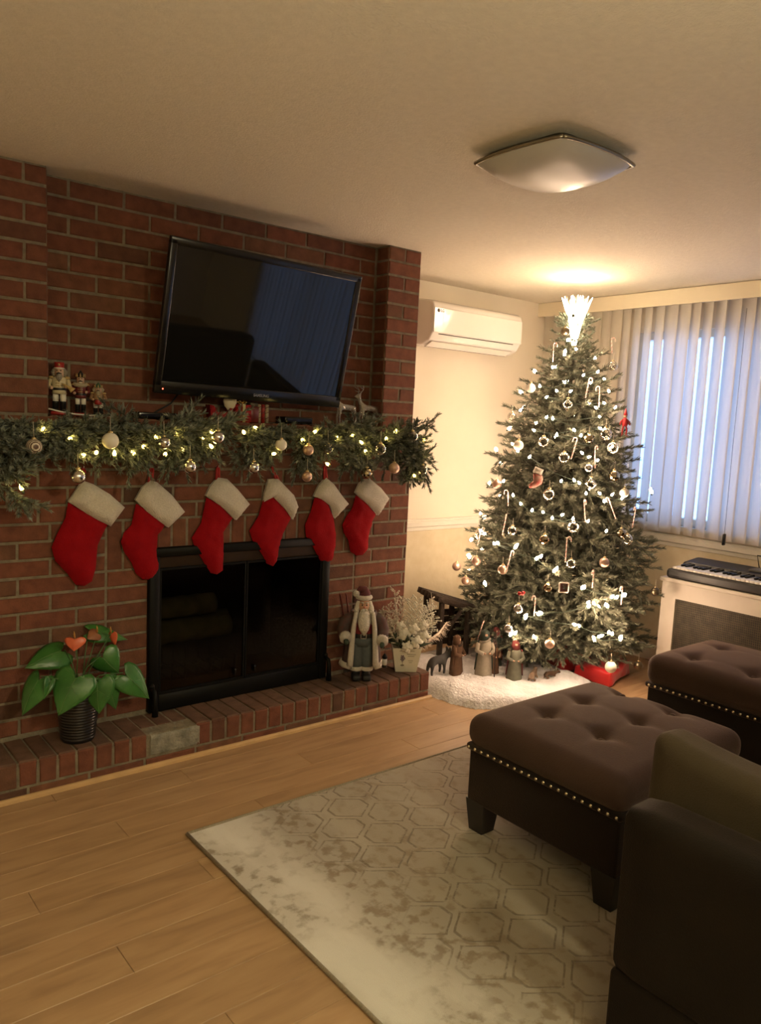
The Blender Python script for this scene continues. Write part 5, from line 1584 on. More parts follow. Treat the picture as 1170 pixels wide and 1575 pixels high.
# ------------------------------------------------------------------ white flower box with frosted twigs
fbx = thing('flower_box', 'tapered white planter of white flowers and frosted twigs at the hearth corner', 'planter', (-.088, -.13, HZ), -.60)
fbx.scale = (1.28, 1.28, 1.28)
M_box = mat('white_planter', (.70, .67, .55), .5, var=.04)
a, b_, h_ = .042, .058, .098
vs = [(-a,-a*.7,0),(a,-a*.7,0),(a,a*.7,0),(-a,a*.7,0),(-b_,-b_*.7,h_),(b_,-b_*.7,h_),(b_,b_*.7,h_),(-b_,b_*.7,h_),(-b_*.92,-b_*.62,h_),(b_*.92,-b_*.62,h_),(b_*.92,b_*.62,h_),(-b_*.92,b_*.62,h_),(-a*.9,-a*.6,.02),(a*.9,-a*.6,.02),(a*.9,a*.6,.02),(-a*.9,a*.6,.02)]
fs = [(3,2,1,0)]+[(i,(i+1)%4,4+(i+1)%4,4+i) for i in range(4)]+[(4+i,4+(i+1)%4,8+(i+1)%4,8+i) for i in range(4)]+[(8+i,8+(i+1)%4,12+(i+1)%4,12+i) for i in range(4)]+[(12,13,14,15)]
MB().add(vs, fs).build('box', M_box, fbx)
TB = Matrix.Translation((0, -.0305, .012)) @ Matrix.Rotation(math.atan2((b_-a)*.7, h_), 4, 'X')
M_lav = mat('lavender_print', (.20, .16, .20), .7); M_pr = mat('brown_print', (.28, .24, .18), .7)
q = MB()
for k in range(16):
    ang = k*2.4; rr = .0095*math.sqrt(k/16)
    c_ = (-.016+rr*math.cos(ang), .047+1.35*rr*math.sin(ang)); q.prism([(c_[0]+.0028*math.cos(j), c_[1]+.0028*math.sin(j)) for j in np.linspace(0, 2*PI, 7)[:-1]], -.0016, .0, 0, TB)
q.build('flower_emblem', M_lav, fbx)
q = MB().prism([(-.017, .012), (-.015, .012), (-.015, .036), (-.017, .036)], -.0015, 0, 0, TB).prism([(-.024, .014), (-.008, .014), (-.010, .020), (-.022, .020)], -.0015, 0, 0, TB)
for z_, x0, x1 in ((.062, .0, .036), (.054, .004, .030), (.036, .006, .026), (.028, .010, .022), (.076, -.03, .03)): q.prism([(x0, z_), (x1, z_), (x1, z_+.0016), (x0, z_+.0016)], -.0013, 0, 0, TB)
q.build('printed_lines', M_pr, fbx)
M_frostw = mat('frosted_twig', (.60, .54, .44), .9, var=.25, vscale=60)
M_icy = mat('white_bloom', (.78, .76, .66), .8, col2=(.68, .66, .54), vscale=30)
M_gl = mat('box_greens', (.045, .06, .03), .7, var=.3, vscale=30)
def spray(root, tip, n, ll, r0=.0016, berry=.0032, curve=0.0, flat=False):
    tip = (tip[0]*.92, tip[1], tip[2]*.87); r0 *= 1.15
    q = MB(); R0 = Vector(root); T0 = Vector(tip); ax = T0-R0
    side = ax.cross(Vector((.3, -.8, .1))).normalized()
    P = [R0+ax*t+side*curve*math.sin(PI*t) for t in np.linspace(0, 1, 7)]
    q.tube(P, [r0*(1.2-.8*i/6) for i in range(7)], 5)
    for k in range(n):
        t = .25+.75*k/n; c = R0+ax*t+side*curve*math.sin(PI*t)
        a = random.uniform(0, 2*PI) if not flat else (0 if k % 2 else PI)
        u = side; v = ax.normalized().cross(side)
        d = (ax.normalized()*random.uniform(.5, 1)+(u*math.cos(a)+v*math.sin(a)*(.3 if flat else 1))*random.uniform(.6, 1.1)).normalized()
        e_ = c+d*ll*random.uniform(.6, 1.2)*(1.2-.6*t)
        q.tube([c, (c+e_)/2+Vector((0, 0, .003)), e_], [r0*.7, r0*.6, r0*.4], 4)
        for s_ in range(3): q.ball(c.lerp(e_, .45+.27*s_), berry*random.uniform(.6, 1.2), 5)
    return q
# left: tall plume of frosted fir; middle: fan of coral twigs; right: long feathery branch
for i, (rt_, tp_, n_, ll_) in enumerate([((-.03, .0, .08), (-.085, .02, .30), 26, .040), ((-.03, .0, .08), (-.060, .01, .37), 30, .040), ((-.02, .0, .08), (-.025, .03, .33), 26, .042), ((-.02, -.01, .08), (-.095, -.01, .23), 22, .036), ((-.01, .02, .08), (-.045, .05, .28), 22, .045), ((-.035, .01, .08), (-.115, .03, .27), 24, .034)]):
    spray(rt_, tp_, n_, ll_, .0016, .0034).build('frosted_spray', M_frostw, fbx)
for i, (rt_, tp_, n_, ll_) in enumerate([((.01, .0, .09), (.045, .01, .335), 24, .05), ((.015, .0, .09), (.095, .01, .30), 24, .05), ((.01, .0, .09), (.010, .01, .34), 20, .045), ((.02, .0, .09), (.12, .0, .25), 22, .045), ((.015, -.01, .09), (.070, -.02, .30), 24, .05)]):
    spray(rt_, tp_, n_, ll_, .0016, .0036, .01, True).build('coral_twig', M_icy, fbx)
spray((-.0, .0, .09), (.10, .02, .36), 8, .02, .0018, .003, .05).build('bare_twig', M_frostw, fbx)
def flower(c, r_):
    q = MB()
    for k in range(9):
        a = k*2*PI/5+(.6 if k > 4 else 0); e_ = .35 if k < 5 else .95
        d = Vector((math.cos(a)*math.cos(e_), -math.sin(e_)*.8-.2, math.sin(a)*math.cos(e_)))
        q.ball(Vector(c)+d*r_*.72, r_*.52, 8, 0, (.62, 1.0, .22), aim(Vector((0, -.8, .25))+d*.7) @ Matrix.Rotation(a-PI/2, 4, 'Z'))
    q.ball(c, r_*.35, 8)
    return q
for c, r_ in (((-.014, -.030, .155), .026), ((.022, -.034, .178), .023), ((.034, -.038, .128), .026), ((-.030, -.026, .188), .020), ((.068, -.02, .145), .023), ((.060, -.022, .192), .020), ((-.002, -.044, .108), .024)):
    flower(c, r_).build('flower', M_icy, fbx)
q = MB()
for k in range(46):
    a = random.uniform(0, 2*PI); e_ = random.uniform(.2, 1.1); d = Vector((math.cos(a)*math.cos(e_), math.sin(a)*math.cos(e_)*.7, math.sin(e_)))
    p0 = Vector((random.uniform(-.03, .03), random.uniform(-.02, .02), .085)); p1 = p0+d*random.uniform(.05, .12)
    q.tube([p0, (p0+p1)/2+Vector((0, 0, .006)), p1], [.0016, .0075, .0008], 4)
q.build('greens', M_gl, fbx)['kind'] = 'stuff'
fe = thing('feather_branch', 'long pale feathery branch reaching from the white planter towards the stable', 'branch', (.02, -.10, .265))
q = MB()
P = [Vector((0, 0, -.02)), Vector((.10, .02, -.012)), Vector((.20, .05, .010)), Vector((.285, .085, .050))]
q.tube(P, [.003, .006, .006, .002], 6)
for k in range(150):
    t = k/150*3; i = min(2, int(t)); c = P[i].lerp(P[i+1], t-i)
    d = Vector((.5, random.uniform(-.8, .8), random.uniform(-1.0, .45))); d.normalize()
    e_ = c+d*random.uniform(.016, .040); e_.z -= .008
    q.tube([c, (c+e_)/2, e_], [.0022, .0016, .0006], 3)
q.build('plume', mat('pale_feather', (.62, .52, .42), .9, var=.1), fe)
MB().tube([(-.06, -.02, -.10), (-.02, -.01, -.04), (0, 0, -.02)], .003, 6).build('stem', M_frostw, fe)

# ------------------------------------------------------------------ cotton snow
SNOW = [(.035, -.16), (.045, -.33), (.10, -.46), (.22, -.54), (.45, -.63), (.70, -.64), (.90, -.59), (.92, -.45), (.97, -.25), (.98, .0), (.86, .20), (.60, .34), (.34, .36), (.16, .26), (.06, .10), (.03, -.02)]
def snow_h(x, y):
    d = 9; n = len(SNOW); c = False
    for i in range(n):
        a = Vector(SNOW[i]); b_ = Vector(SNOW[(i+1) % n]); ab = b_-a; p = Vector((x, y))
        t = max(0, min(1, (p-a).dot(ab)/ab.dot(ab))); d = min(d, (p-a-ab*t).length)
        if (a.y > y) != (b_.y > y) and x < (b_.x-a.x)*(y-a.y)/(b_.y-a.y)+a.x: c = not c
    if not c: return -1
    t = min(1, d/.085)
    return (.050+.022*noise.noise(Vector((x*6, y*6, .3)))+.008*noise.noise(Vector((x*19, y*19, 2)))+.030*math.exp(-((x-.12)**2+(y+.20)**2)/.012)+.035*math.exp(-((x-.80)**2+(y+.45)**2)/.006))*math.sqrt(max(0, 1-(1-t)**2))
G = .0105; idx = {}; ins = {}; vs = []; fs = []
nx, ny = int(1.1/G)+1, int(1.06/G)+1
for i in range(nx):
    for j in range(ny):
        x, y_ = .02+i*G, -.66+j*G; h_ = snow_h(x, y_)
        idx[(i, j)] = len(vs); vs.append((x, y_, .001+max(0, h_))); ins[(i, j)] = h_ >= 0
for (i, j) in idx:
    if (i+1, j) in idx and (i, j+1) in idx and (i+1, j+1) in idx and (ins[(i, j)] or ins[(i+1, j)] or ins[(i, j+1)] or ins[(i+1, j+1)]): fs.append((idx[(i, j)], idx[(i+1, j)], idx[(i+1, j+1)], idx[(i, j+1)]))
M_cot = mat('cotton_batting', (.78, .77, .79), .95, var=.05, vscale=30, bump=1.0, bscale=70, sheen=.3)
used = sorted({i for f in fs for i in f}); rm = {o_: n_ for n_, o_ in enumerate(used)}
vs = [vs[i] for i in used]; fs = [tuple(rm[i] for i in f) for f in fs]
sn = MB().add(vs, fs, 0, True).build('cotton_snow', M_cot); sn['kind'] = 'stuff'
tag(sn, 'fluffy white cotton snow spread on the floor under the tree', 'snow')

# ------------------------------------------------------------------ stable and nativity figures
M_bark = mat('dark_bark', (.035, .022, .014), .9, var=.4, vscale=30, bump=.7)
stb = thing('nativity_stable', 'small dark wooden nativity stable with a sloping roof beside the tree', 'stable', (.60, .22, .05), -.25)
RA = Matrix.Translation((0, 0, .30)) @ Matrix.Rotation(.30, 4, 'Y')
for k in range(6):
    y0 = -.13+k*.044; MB().rbox(-.20, .20, y0+.001, y0+.043, -.022+.003*(k % 2), .012+.003*(k % 2), .003, 1, 0, RA).build('roof_plank', M_bark, stb)
for x0, zt_ in ((-.15, .345), (.03, .285), (.16, .245)):
    for y0 in (-.10, .09): MB().rbox(x0-.014, x0+.014, y0-.014, y0+.014, 0, zt_, .004, 1).build('post', M_bark, stb)
MB().tube([(-.15, -.10, .10), (-.02, -.105, .27)], .012, 7).build('brace', M_bark, stb)
MB().tube([(.03, -.10, .24), (.14, -.105, .10)], .012, 7).build('brace', M_bark, stb)
for k in range(5): MB().rbox(-.17, .17, .095, .107, .01+k*.045, .05+k*.045, .003, 1).build('back_plank', M_bark, stb)
def robed(name, label, loc, h, mr, mc, mh, rz=0, staff=False, lean=0.0):
    z0 = max(.0, snow_h(loc[0], loc[1]))-.004
    t = thing(name, label, 'figurine', (loc[0], loc[1], z0), rz, 'nativity figures')
    s = h/.26; T = Matrix.Diagonal((s, s, s, 1)) @ Matrix.Rotation(lean, 4, 'X')
    n = 20; pr = [(.052, 0), (.050, .02), (.042, .09), (.036, .13), (.040, .165), (.034, .195), (.016, .212)]
    vs = []; fs = []
    for (r_, z_) in pr:
        for k in range(n):
            a = 2*PI*k/n; rr = r_*(1+.07*math.sin(a*6+z_*20)*(1-z_/.22)); vs.append(T @ Vector((rr*math.cos(a), rr*.8*math.sin(a), z_)))
    for i in range(len(pr)-1):
        for k in range(n): fs.append((i*n+k, i*n+(k+1) % n, (i+1)*n+(k+1) % n, (i+1)*n+k))
    MB().add(vs, fs, 0, True).build('robe', mr, t)
    MB().ball((0, -.002, .232), .019, 14, 0, (1, 1, 1.15), None).build('head', M_skin, t).matrix_basis = T
    q = MB().lathe([(.030, .200), (.027, .225), (.024, .248), (.012, .258), (.0001, .260)], 16)
    q.build('hood', mc, t).matrix_basis = T @ Matrix.Translation((0, .006, 0))
    vs = []; fs = []
    for i in range(7):
        z_ = .03+.17*i/6
        for j in range(9):
            a = PI*(j/8); R_ = .056-.012*i/6; vs.append(T @ Vector((R_*math.cos(a), R_*.85*math.sin(a)-.004, z_)))
    for i in range(6):
        for j in range(8): fs.append((i*9+j, i*9+j+1, (i+1)*9+j+1, (i+1)*9+j))
    o = MB().add(vs, fs, 0, True).build('cloak', mc, t); k_ = o.modifiers.new('thickness', 'SOLIDIFY'); k_.thickness = .004
    for s_ in (-1, 1):
        MB().tube([T @ Vector((s_*.036, 0, .185)), T @ Vector((s_*.050, -.014, .145)), T @ Vector((s_*.022, -.046, .135))], [.013*s, .014*s, .012*s], 9).build('sleeve', mr, t)
        skin('hand', [tuple(T @ Vector((s_*.020, -.048, .135))), tuple(T @ Vector((s_*.008, -.056, .140)))], [(0, 1)], [.006*s, .004*s], M_skin, t, 1)
    if mh: MB().tube([T @ Vector((.010*math.cos(a)*2, -.018+.010*math.sin(a), .218-.022*abs(math.sin(a*.5)))) for a in np.linspace(PI, 2*PI, 7)], .007*s, 6).build('beard', mh, t)
    if staff: MB().tube([T @ Vector((.05, -.05, .0)), T @ Vector((.046, -.05, .25)), T @ Vector((.056, -.05, .27)), T @ Vector((.068, -.05, .26))], .003, 6).build('staff', M_bark, t)
    return t
M_r1 = mat('brown_robe', (.11, .055, .028), .85, var=.2, vscale=50); M_r2 = mat('cream_robe', (.30, .26, .20), .85, var=.12, vscale=50)
M_r3 = mat('dark_green_robe', (.030, .045, .035), .85, var=.2); M_r4 = mat('wine_robe', (.14, .025, .022), .85, var=.2); M_r5 = mat('sage_robe', (.13, .13, .095), .85, var=.15, vscale=40)
M_greyb = mat('grey_hair', (.25, .22, .18), .9)
robed('nativity_figure', 'brown robed nativity figure nearest the stable post', (.315, -.10), .22, M_r1, M_r1, M_bark, .3)
robed('nativity_figure', 'nativity figure in a cream robe and dark cloak holding a staff', (.425, -.20), .25, M_r2, M_r3, M_greyb, -.5, True)
robed('nativity_figure', 'short brown nativity figure between the cream robed one and the sage one', (.50, -.20), .19, M_r1, M_bark, None, -.2)
robed('nativity_figure', 'sage green robed nativity figure with a red hood beside the tree stand', (.53, -.33), .22, M_r5, M_r4, None, -.7)
robed('nativity_figure', 'dark cloaked nativity figure deep under the branches behind the others', (.60, -.12), .22, M_r3, M_r4, M_greyb, -.4)
def beast(name, label, loc, rz, s, m, lying=False, ears=.022, neck=.018):
    z0 = max(0, snow_h(loc[0], loc[1]))
    hl = .075*s if not lying else .028*s
    V = [(-.075*s, 0, hl+.03*s), (-.02*s, 0, hl+.035*s), (.055*s, 0, hl+.035*s), (.095*s, 0, hl+(.03+neck)*s), (.125*s, 0, hl+(.035+neck)*s), (.158*s, 0, hl+(.012+neck)*s), (-.085*s, 0, hl), (-.09*s, 0, hl-.025*s)]
    R_ = [(.026*s, .030*s), (.032*s, .032*s), (.030*s, .032*s), (.017*s, .017*s), (.019*s, .019*s), (.012*s, .013*s), .006*s, .004*s]
    E = [(0, 1), (1, 2), (2, 3), (3, 4), (4, 5), (0, 6), (6, 7)]
    for sx, par in ((-.065, 0), (.055, 2)):
        for sy in (-1, 1):
            b0 = len(V)
            if lying: V += [(sx*s, sy*.026*s, hl-.004*s), (sx*s+.035*s, sy*.034*s, .010*s), (sx*s-.005*s, sy*.034*s, .007*s)]
            else: V += [(sx*s, sy*.020*s, hl), (sx*s+(-.008 if par == 0 else .004)*s, sy*.020*s, hl*.5), (sx*s, sy*.020*s, .006*s)]
            R_ += [.013*s, .009*s, .008*s]; E += [(par, b0), (b0, b0+1), (b0+1, b0+2)]
    for sy in (-1, 1):
        b0 = len(V); V.append((.108*s, sy*.018*s, hl+(.06+neck+ears)*s)); R_.append(.005*s); E.append((4, b0))
    t = thing(name, label, 'figurine', (loc[0], loc[1], z0), rz, 'nativity animals')
    skin('body', V, E, R_, m, t, 1, None, None, 1)
    for sy in (-1, 1): MB().ball((.135*s, sy*.0155*s, hl+(.042+neck)*s), .0035*s, 6).build('eye', M_matteblack, t)
    return t
beast('donkey_figurine', 'dark grey donkey figurine standing on the cotton snow next to the hearth corner', (.19, -.075), .1, .80, mat('grey_donkey', (.045, .042, .040), .8, var=.2), False, .03)
beast('sheep_figurine', 'small brown and cream lying sheep figurine on the snow, left of two', (.605, -.40), .5, .52, mat('brown_sheep', (.16, .085, .045), .9, col2=(.35, .27, .2), vscale=50), True, .0, .02)
beast('sheep_figurine', 'small dark brown lying sheep figurine closest to the tree stand', (.70, -.44), -.3, .42, mat('dark_sheep', (.10, .055, .03), .9, col2=(.17, .11, .07), vscale=50), True, .0, .02)

# ------------------------------------------------------------------ presents
M_gift = mat('red_gift_fabric', (.50, .012, .016), .45, col2=(.60, .020, .022), vscale=10, bump=.25, bscale=18, sheen=.3)
def crump(amp, sc):
    def f(p): 
        nv = noise.noise_vector(p*sc); return p+nv*amp
    return f
o = rgrid(.32, .22, .085, .02, 14, crump(.014, 14)).build('gift_bag', M_gift, None, (1.10, -.50, .049), (0, 0, .25)); tag(o, 'crumpled red gift bag lying on the floor at the right of the tree', 'gift')
o = rgrid(.20, .16, .17, .02, 12, crump(.013, 13)).build('gift_bag', M_gift, None, (1.04, -.29, .097), (0, .12, -.2)); tag(o, 'upright red gift sack under the lowest right branches', 'gift')
o = rgrid(.26, .12, .10, .02, 10, crump(.012, 13)).build('gift_bag', mat('dark_red_wrap', (.20, .014, .018), .6, var=.2), None, (.86, .10, .112), (0, 0, .1)); tag(o, 'dark red wrapped present behind the nativity figures under the tree', 'gift')

# ------------------------------------------------------------------ mantel: nutcrackers
def pmat(n_, c): return mat(n_, c, .35, var=.06)
M_pw = pmat('painted_white', (.80, .76, .66)); M_pr_ = pmat('painted_red', (.34, .022, .018)); M_pk = pmat('painted_black', (.012, .011, .011)); M_pg = pmat('painted_gold', (.50, .36, .14)); M_pd = pmat('painted_dark_red', (.13, .018, .016)); M_pgr = pmat('painted_green', (.05, .11, .06)); M_pf = pmat('painted_face', (.58, .38, .26)); M_hair = mat('grey_faux_fur', (.34, .31, .25), .95, bump=.8, bscale=300); M_cream = mat('cream_faux_fur', (.52, .45, .30), .95, bump=.8, bscale=300)
def nutcracker(label, x, y, h, jacket, hat, trousers, hairm, crown, prop, wide=1.0):
    t = thing('nutcracker', label, 'nutcracker', (x, y, LEDGE+.001), -.35, 'nutcrackers on the mantel')
    s = h/.20; k = wide
    S = Matrix.Diagonal((s*k, s*k, s, 1))
    def bl_(name, q, m): o = q.build(name, m, t); o.matrix_basis = S; return o
    bl_('stand', MB().rbox(-.030, .030, -.024, .024, 0, .014, .003, 1), M_pr_ if prop != 'drum' else M_pgr)
    for sg in (-1, 1):
        bl_('boot', MB().lathe([(.0115, .014), (.0115, .048), (.0125, .052)], 12, 0, Matrix.Translation((sg*.0135, 0, 0))).rbox(sg*.0135-.009, sg*.0135+.009, -.020, .006, .014, .024, .004, 1), M_pk)
        bl_('leg', MB().lathe([(.0105, .050), (.0115, .066), (.011, .084)], 12, 0, Matrix.Translation((sg*.0135, 0, 0))), trousers)
        sh = Vector((sg*.030, 0, .135)); el_ = Vector((sg*.037, -.004, .108)); ha = Vector((sg*.026, -.024, .102 if sg < 0 else .108))
        bl_('arm', MB().tube([sh, el_, ha], [.0085, .009, .0075], 9), jacket)
        bl_('hand', MB().ball(ha+Vector((0, -.005, 0)), .0068, 8), M_pf)
        bl_('epaulette', MB().lathe([(.0105, .138), (.0115, .142), (.006, .147)], 10, 0, Matrix.Translation((sg*.029, 0, 0))), M_pg)
    bl_('jacket', MB().lathe([(.027, .080), (.025, .092), (.0245, .100), (.026, .125), (.026, .140), (.014, .147)], 18, 0, Matrix.Diagonal((1, .8, 1, 1))), jacket)
    q = MB()
    for z_ in (.110, .120, .130): q.ball((0, -.0215, z_), .0028, 6).tube([(-.012, -.0195, z_), (.012, -.0195, z_)], .0012, 4)
    bl_('buttons', q, M_pg)['kind'] = 'stuff'
    bl_('belt', MB().lathe([(.0262, .094), (.0268, .096), (.0268, .101), (.0262, .103)], 18, 0, Matrix.Diagonal((1, .82, 1, 1))), M_pk)
    bl_('head', MB().lathe([(.014, .143), (.0165, .150), (.0175, .162), (.0165, .174), (.013, .178)], 16), M_pf)
    bl_('nose', MB().ball((0, -.0185, .163), .0038, 8), M_pf)
    q = MB()
    for sg in (-1, 1): q.ball((sg*.0065, -.0162, .168), .0024, 6)
    bl_('eyes', q, M_pk)['kind'] = 'stuff'
    bl_('moustache', MB().tube([(-.010, -.0165, .156), (0, -.0195, .1585), (.010, -.0165, .156)], [.0015, .003, .0015], 6), M_pk)
    bl_('jaw', MB().rbox(-.006, .006, -.020, -.012, .146, .153, .0015, 1), M_pw)
    if hairm:
        bl_('beard', MB().tube([(0, -.012, .150), (0, -.019, .138), (0, -.019, .126)], [.012, .011, .003], 8), hairm)
        for sg in (-1, 1): bl_('hair', MB().tube([(sg*.014, .002, .176), (sg*.021, .002, .162), (sg*.020, .002, .146)], [.007, .010, .005], 8), hairm)
    if crown == 'shako':
        bl_('hat', MB().lathe([(.0185, .174), (.0175, .180), (.0185, .199), (.0001, .200)], 16), hat)
        bl_('hat_badge', MB().ball((0, -.018, .190), .0045, 8), M_pg); bl_('hat_brim', MB().lathe([(.0195, .174), (.0205, .177), (.0185, .179)], 16), M_pw)
    else:
        bl_('hat', MB().lathe([(.0185, .174), (.019, .182), (.012, .192), (.003, .204), (.0001, .208)], 16), hat)
        q = MB()
        for j in range(8): q.tube([(.019*math.cos(j*PI/4), .019*math.sin(j*PI/4), .176), (.021*math.cos(j*PI/4), .021*math.sin(j*PI/4), .192)], [.004, .0008], 5)
        bl_('crown_points', q, M_pg)['kind'] = 'stuff'
    if prop == 'horn': bl_('horn', MB().tube([(.012, -.034, .118), (.030, -.034, .110), (.044, -.034, .100), (.050, -.034, .094)], [.003, .004, .009, .014], 10), M_pg)
    if prop == 'sword': bl_('sword', MB().tube([(-.026, -.032, .112), (-.026, -.034, .016)], .0022, 6), M_silver)
    if prop == 'drum':
        bl_('drum', MB().lathe([(.017, .072), (.018, .074), (.018, .098), (.017, .100)], 16, 0, Matrix.Translation((0, -.036, 0))), M_pr_)
    if prop == 'collar': bl_('fur_collar', MB().tube([(.026*math.cos(a), .020*math.sin(a), .143+.004*math.sin(a)) for a in np.linspace(0, 2*PI, 15)], .0095, 7, caps=False), M_cream)
    return t
nutcracker('tallest nutcracker, white jacket and red hat, at the left end of the mantel', -1.748, .048, .198, pmat('ivory_jacket', (.62, .54, .34)), M_pr_, M_pw, M_hair, 'shako', 'horn', 1.0)
nutcracker('middle nutcracker in a dark red jacket with a cream fur collar', -1.668, .050, .168, M_pd, M_pk, M_pw, None, 'crown', 'collar', .95)
nutcracker('smallest nutcracker with a green hat and red drum', -1.600, .050, .128, pmat('tan_jacket', (.34, .20, .10)), M_pgr, M_pw, M_cream, 'cone', 'drum', 1.15)
o = MB().tube([(-1.81, -.03, 1.392), (-1.775, -.035, 1.384), (-1.72, -.04, 1.376), (-1.66, -.035, 1.373), (-1.635, -.02, 1.374)], .0032, 6).build('white_cable', mat('white_cable_plastic', (.66, .64, .60), .4))
tag(o, 'white cable lying over the garland in front of the nutcrackers', 'cable')

# black set-top boxes on the ledge
def settop(label, x0, x1, y0, y1, h):
    t = thing('media_box', label, 'media box', ((x0+x1)/2, (y0+y1)/2, LEDGE+.001))
    a, b_ = (x1-x0)/2, (y1-y0)/2
    MB().rbox(-a, a, -b_, b_, .004, h, .004, 2).build('case', M_gloss, t)
    MB().box(-a+.01, a-.01, -b_-.0008, -b_, h*.35, h*.75).build('front_window', mat('smoked_window', (.02, .02, .03), .08), t)
    for sx in (-1, 1):
        for sy in (-1, 1): MB().lathe([(.006, 0), (.006, .005)], 8, 0, Matrix.Translation((sx*(a-.015), sy*(b_-.012), 0))).build('foot', M_matteblack, t)
settop('flat black media box on the ledge below the television cables', -1.455, -1.29, .005, .09, .026)
settop('flat black media box on the ledge left of the glass reindeer', -.77, -.62, .005, .09, .034)

# red decorations
M_seq = mat('red_sequin', (.45, .012, .02), .25, metal=.5, col2=(.25, .01, .012), vscale=150, bump=.8, bscale=250)
M_goldr = mat('gold_ribbon', (.60, .40, .10), .25, metal=.9, var=.2, vscale=60)
t = thing('toy_sleigh', 'red glittery toy sleigh with gold runners on the ledge under the television', 'sleigh', (-1.075, .045, LEDGE+.001), -.1)
MB().prism([(-.050, .018), (.035, .018), (.048, .036), (.046, .058), (.036, .060), (.024, .040), (-.026, .040), (-.040, .066), (-.058, .070), (-.056, .040)], -.028, .028).build('body', M_seq, t)
for s_ in (-1, 1):
    MB().tube([(-.055, s_*.024, .006), (.040, s_*.024, .004), (.058, s_*.024, .014), (.060, s_*.024, .028), (.050, s_*.024, .032)], .003, 6).build('runner', M_goldr, t)
    for x0 in (-.03, .02): MB().tube([(x0, s_*.024, .005), (x0, s_*.022, .020)], .0025, 5).build('strut', M_goldr, t)
t = thing('oval_ornament', 'round cream tag shaped like a balloon standing behind the red sleigh', 'ornament', (-1.038, .030, LEDGE+.001), -.3)
MB().lathe([(.0001, .042), (.006, .043), (.010, .050), (.024, .068), (.030, .086), (.026, .104), (.014, .115), (.0001, .118)], 20, 0, Matrix.Diagonal((1, .45, 1, 1))).build('balloon', mat('cream_ceramic', (.62, .55, .42), .4, var=.04), t)
MB().lathe([(.014, 0), (.014, .010), (.004, .016), (.004, .046)], 12).build('base', M_goldr, t)
q = MB(); 
for z_, w_ in ((.098, .010), (.093, .008)): q.tube([(-w_, -.0128, z_), (w_, -.0128, z_)], .0008, 4)
q.build('inscription', M_pr, t)['kind'] = 'stuff'
t = thing('gift_box', 'small red sequined gift box with a gold ribbon on the ledge under the television', 'gift', (-.978, .045, LEDGE+.001), .05)
MB().rbox(-.040, .040, -.030, .030, 0, .078, .003, 1).build('box', M_seq, t)
MB().box(-.0075, .0075, -.0315, .0315, -.0, .0795).build('ribbon', M_goldr, t)
for s_ in (-1, 1): MB().tube([(0, -.01, .082), (s_*.014, -.012, .094), (s_*.024, -.012, .088), (s_*.012, -.01, .080), (0, -.01, .081)], .0032, 6).build('bow_loop', M_goldr, t)
t = thing('gift_box', 'dark red box with a small brown lid right of the gold ribboned one', 'gift', (-.917, .05, LEDGE+.001), 0)
MB().rbox(-.022, .022, -.026, .026, 0, .072, .003, 1).build('box', M_pd, t)
MB().rbox(-.019, .019, -.022, .022, .072, .090, .003, 1).build('lid', mat('olive_lid', (.10, .075, .045), .5), t)
for i in range(3):
    t = thing('striped_candle', 'slim tan and red striped candle under the right half of the television, %s' % ('left of three', 'middle of three', 'right of three')[i], 'candle', (-.884+i*.020, .045, LEDGE+.001), 0, 'striped candles')
    MB().lathe([(.0001, 0), (.0085, 0), (.0085, .080), (.006, .083), (.0001, .083)], 12).build('wax', M_cream if i != 1 else M_pr_, t)
    MB().tube([(.0088*math.cos(a), .0088*math.sin(a), .006+a*.0038) for a in np.linspace(0, 18, 60)], .0014, 4).build('stripe', M_pd, t)
    MB().tube([(0, 0, .082), (.001, 0, .092)], .0008, 4).build('wick', M_matteblack, t)

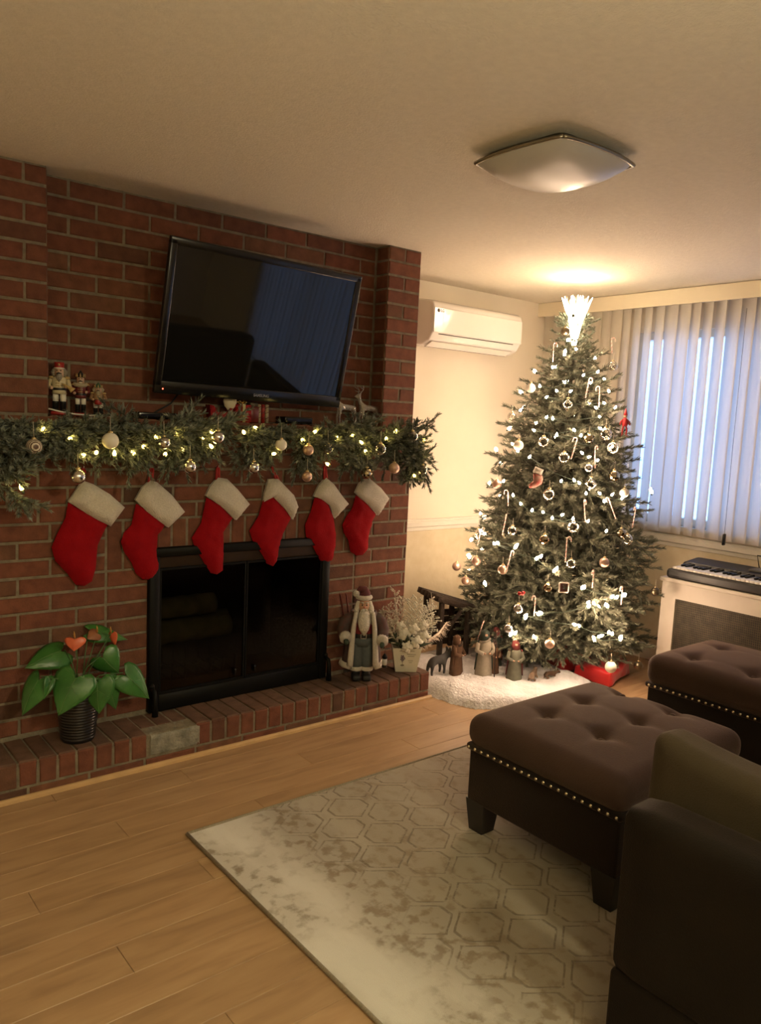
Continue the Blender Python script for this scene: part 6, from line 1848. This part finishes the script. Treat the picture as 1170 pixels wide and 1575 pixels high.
# clear glass reindeer
M_clear = bpy.data.materials.new('clear_crystal'); N, L = nodes(M_clear)
for n_ in list(N):
    if n_.type != 'OUTPUT_MATERIAL': N.remove(n_)
tr = N.new('ShaderNodeBsdfTransparent'); tr.inputs['Color'].default_value = (.90, .90, .88, 1)
gl_ = N.new('ShaderNodeBsdfGlossy'); gl_.inputs['Roughness'].default_value = .12; gl_.inputs['Color'].default_value = (1, .97, .92, 1)
df_ = N.new('ShaderNodeBsdfDiffuse'); df_.inputs['Color'].default_value = (.75, .72, .66, 1)
lw = N.new('ShaderNodeLayerWeight'); lw.inputs['Blend'].default_value = .55
mx = N.new('ShaderNodeMixShader'); L.new(lw.outputs['Fresnel'], mx.inputs['Fac']); L.new(tr.outputs[0], mx.inputs[1]); L.new(gl_.outputs[0], mx.inputs[2])
m2_ = N.new('ShaderNodeMixShader'); m2_.inputs['Fac'].default_value = .24; L.new(mx.outputs[0], m2_.inputs[1]); L.new(df_.outputs[0], m2_.inputs[2]); L.new(m2_.outputs[0], N['Material Output'].inputs['Surface'])
def reindeer(label, x, y, s, flip):
    t = thing('glass_reindeer', label, 'reindeer', (x, y, LEDGE+.001), PI if flip else 0, 'glass reindeer')
    V = [(-.045, 0, .092), (0, 0, .090), (.040, 0, .096), (.058, 0, .125), (.066, 0, .150), (.090, 0, .142), (-.056, 0, .098)]
    R_ = [.015, .016, .016, .009, .010, .005, .004]; E = [(0, 1), (1, 2), (2, 3), (3, 4), (4, 5), (0, 6)]
    for px, par, kx in ((-.045, 0, -.010), (.040, 2, .006)):
        for sy in (-1, 1):
            b0 = len(V); V += [(px, sy*.010, .078), (px+kx, sy*.011, .042), (px, sy*.011, .003)]; R_ += [.008, .0045, .004]; E += [(par, b0), (b0, b0+1), (b0+1, b0+2)]
    for sy in (-1, 1):
        b0 = len(V); V += [(.058, sy*.010, .160)]; R_ += [.003]; E += [(4, b0)]
    V = [(a*s, b_*s, c*s) for a, b_, c in V]; R_ = [r_*s for r_ in R_]
    skin('body', V, E, R_, M_clear, t, 1, None, None, 1)
    for sy in (-1, 1):
        q = MB(); q.tube([(.062*s, sy*.006*s, .156*s), (.052*s, sy*.018*s, .178*s), (.060*s, sy*.030*s, .198*s)], [.0032*s, .0028*s, .001*s], 6)
        q.tube([(.052*s, sy*.018*s, .178*s), (.076*s, sy*.024*s, .190*s)], [.0026*s, .001*s], 5).tube([(.056*s, sy*.010*s, .166*s), (.080*s, sy*.014*s, .172*s)], [.0026*s, .001*s], 5)
        q.build('antler', M_clear, t)
reindeer('clear glass reindeer nearer to the television on the mantel', -.405, .040, 1.0, True)
reindeer('clear glass reindeer nearer to the right pilaster on the mantel', -.262, .045, 1.02, True)
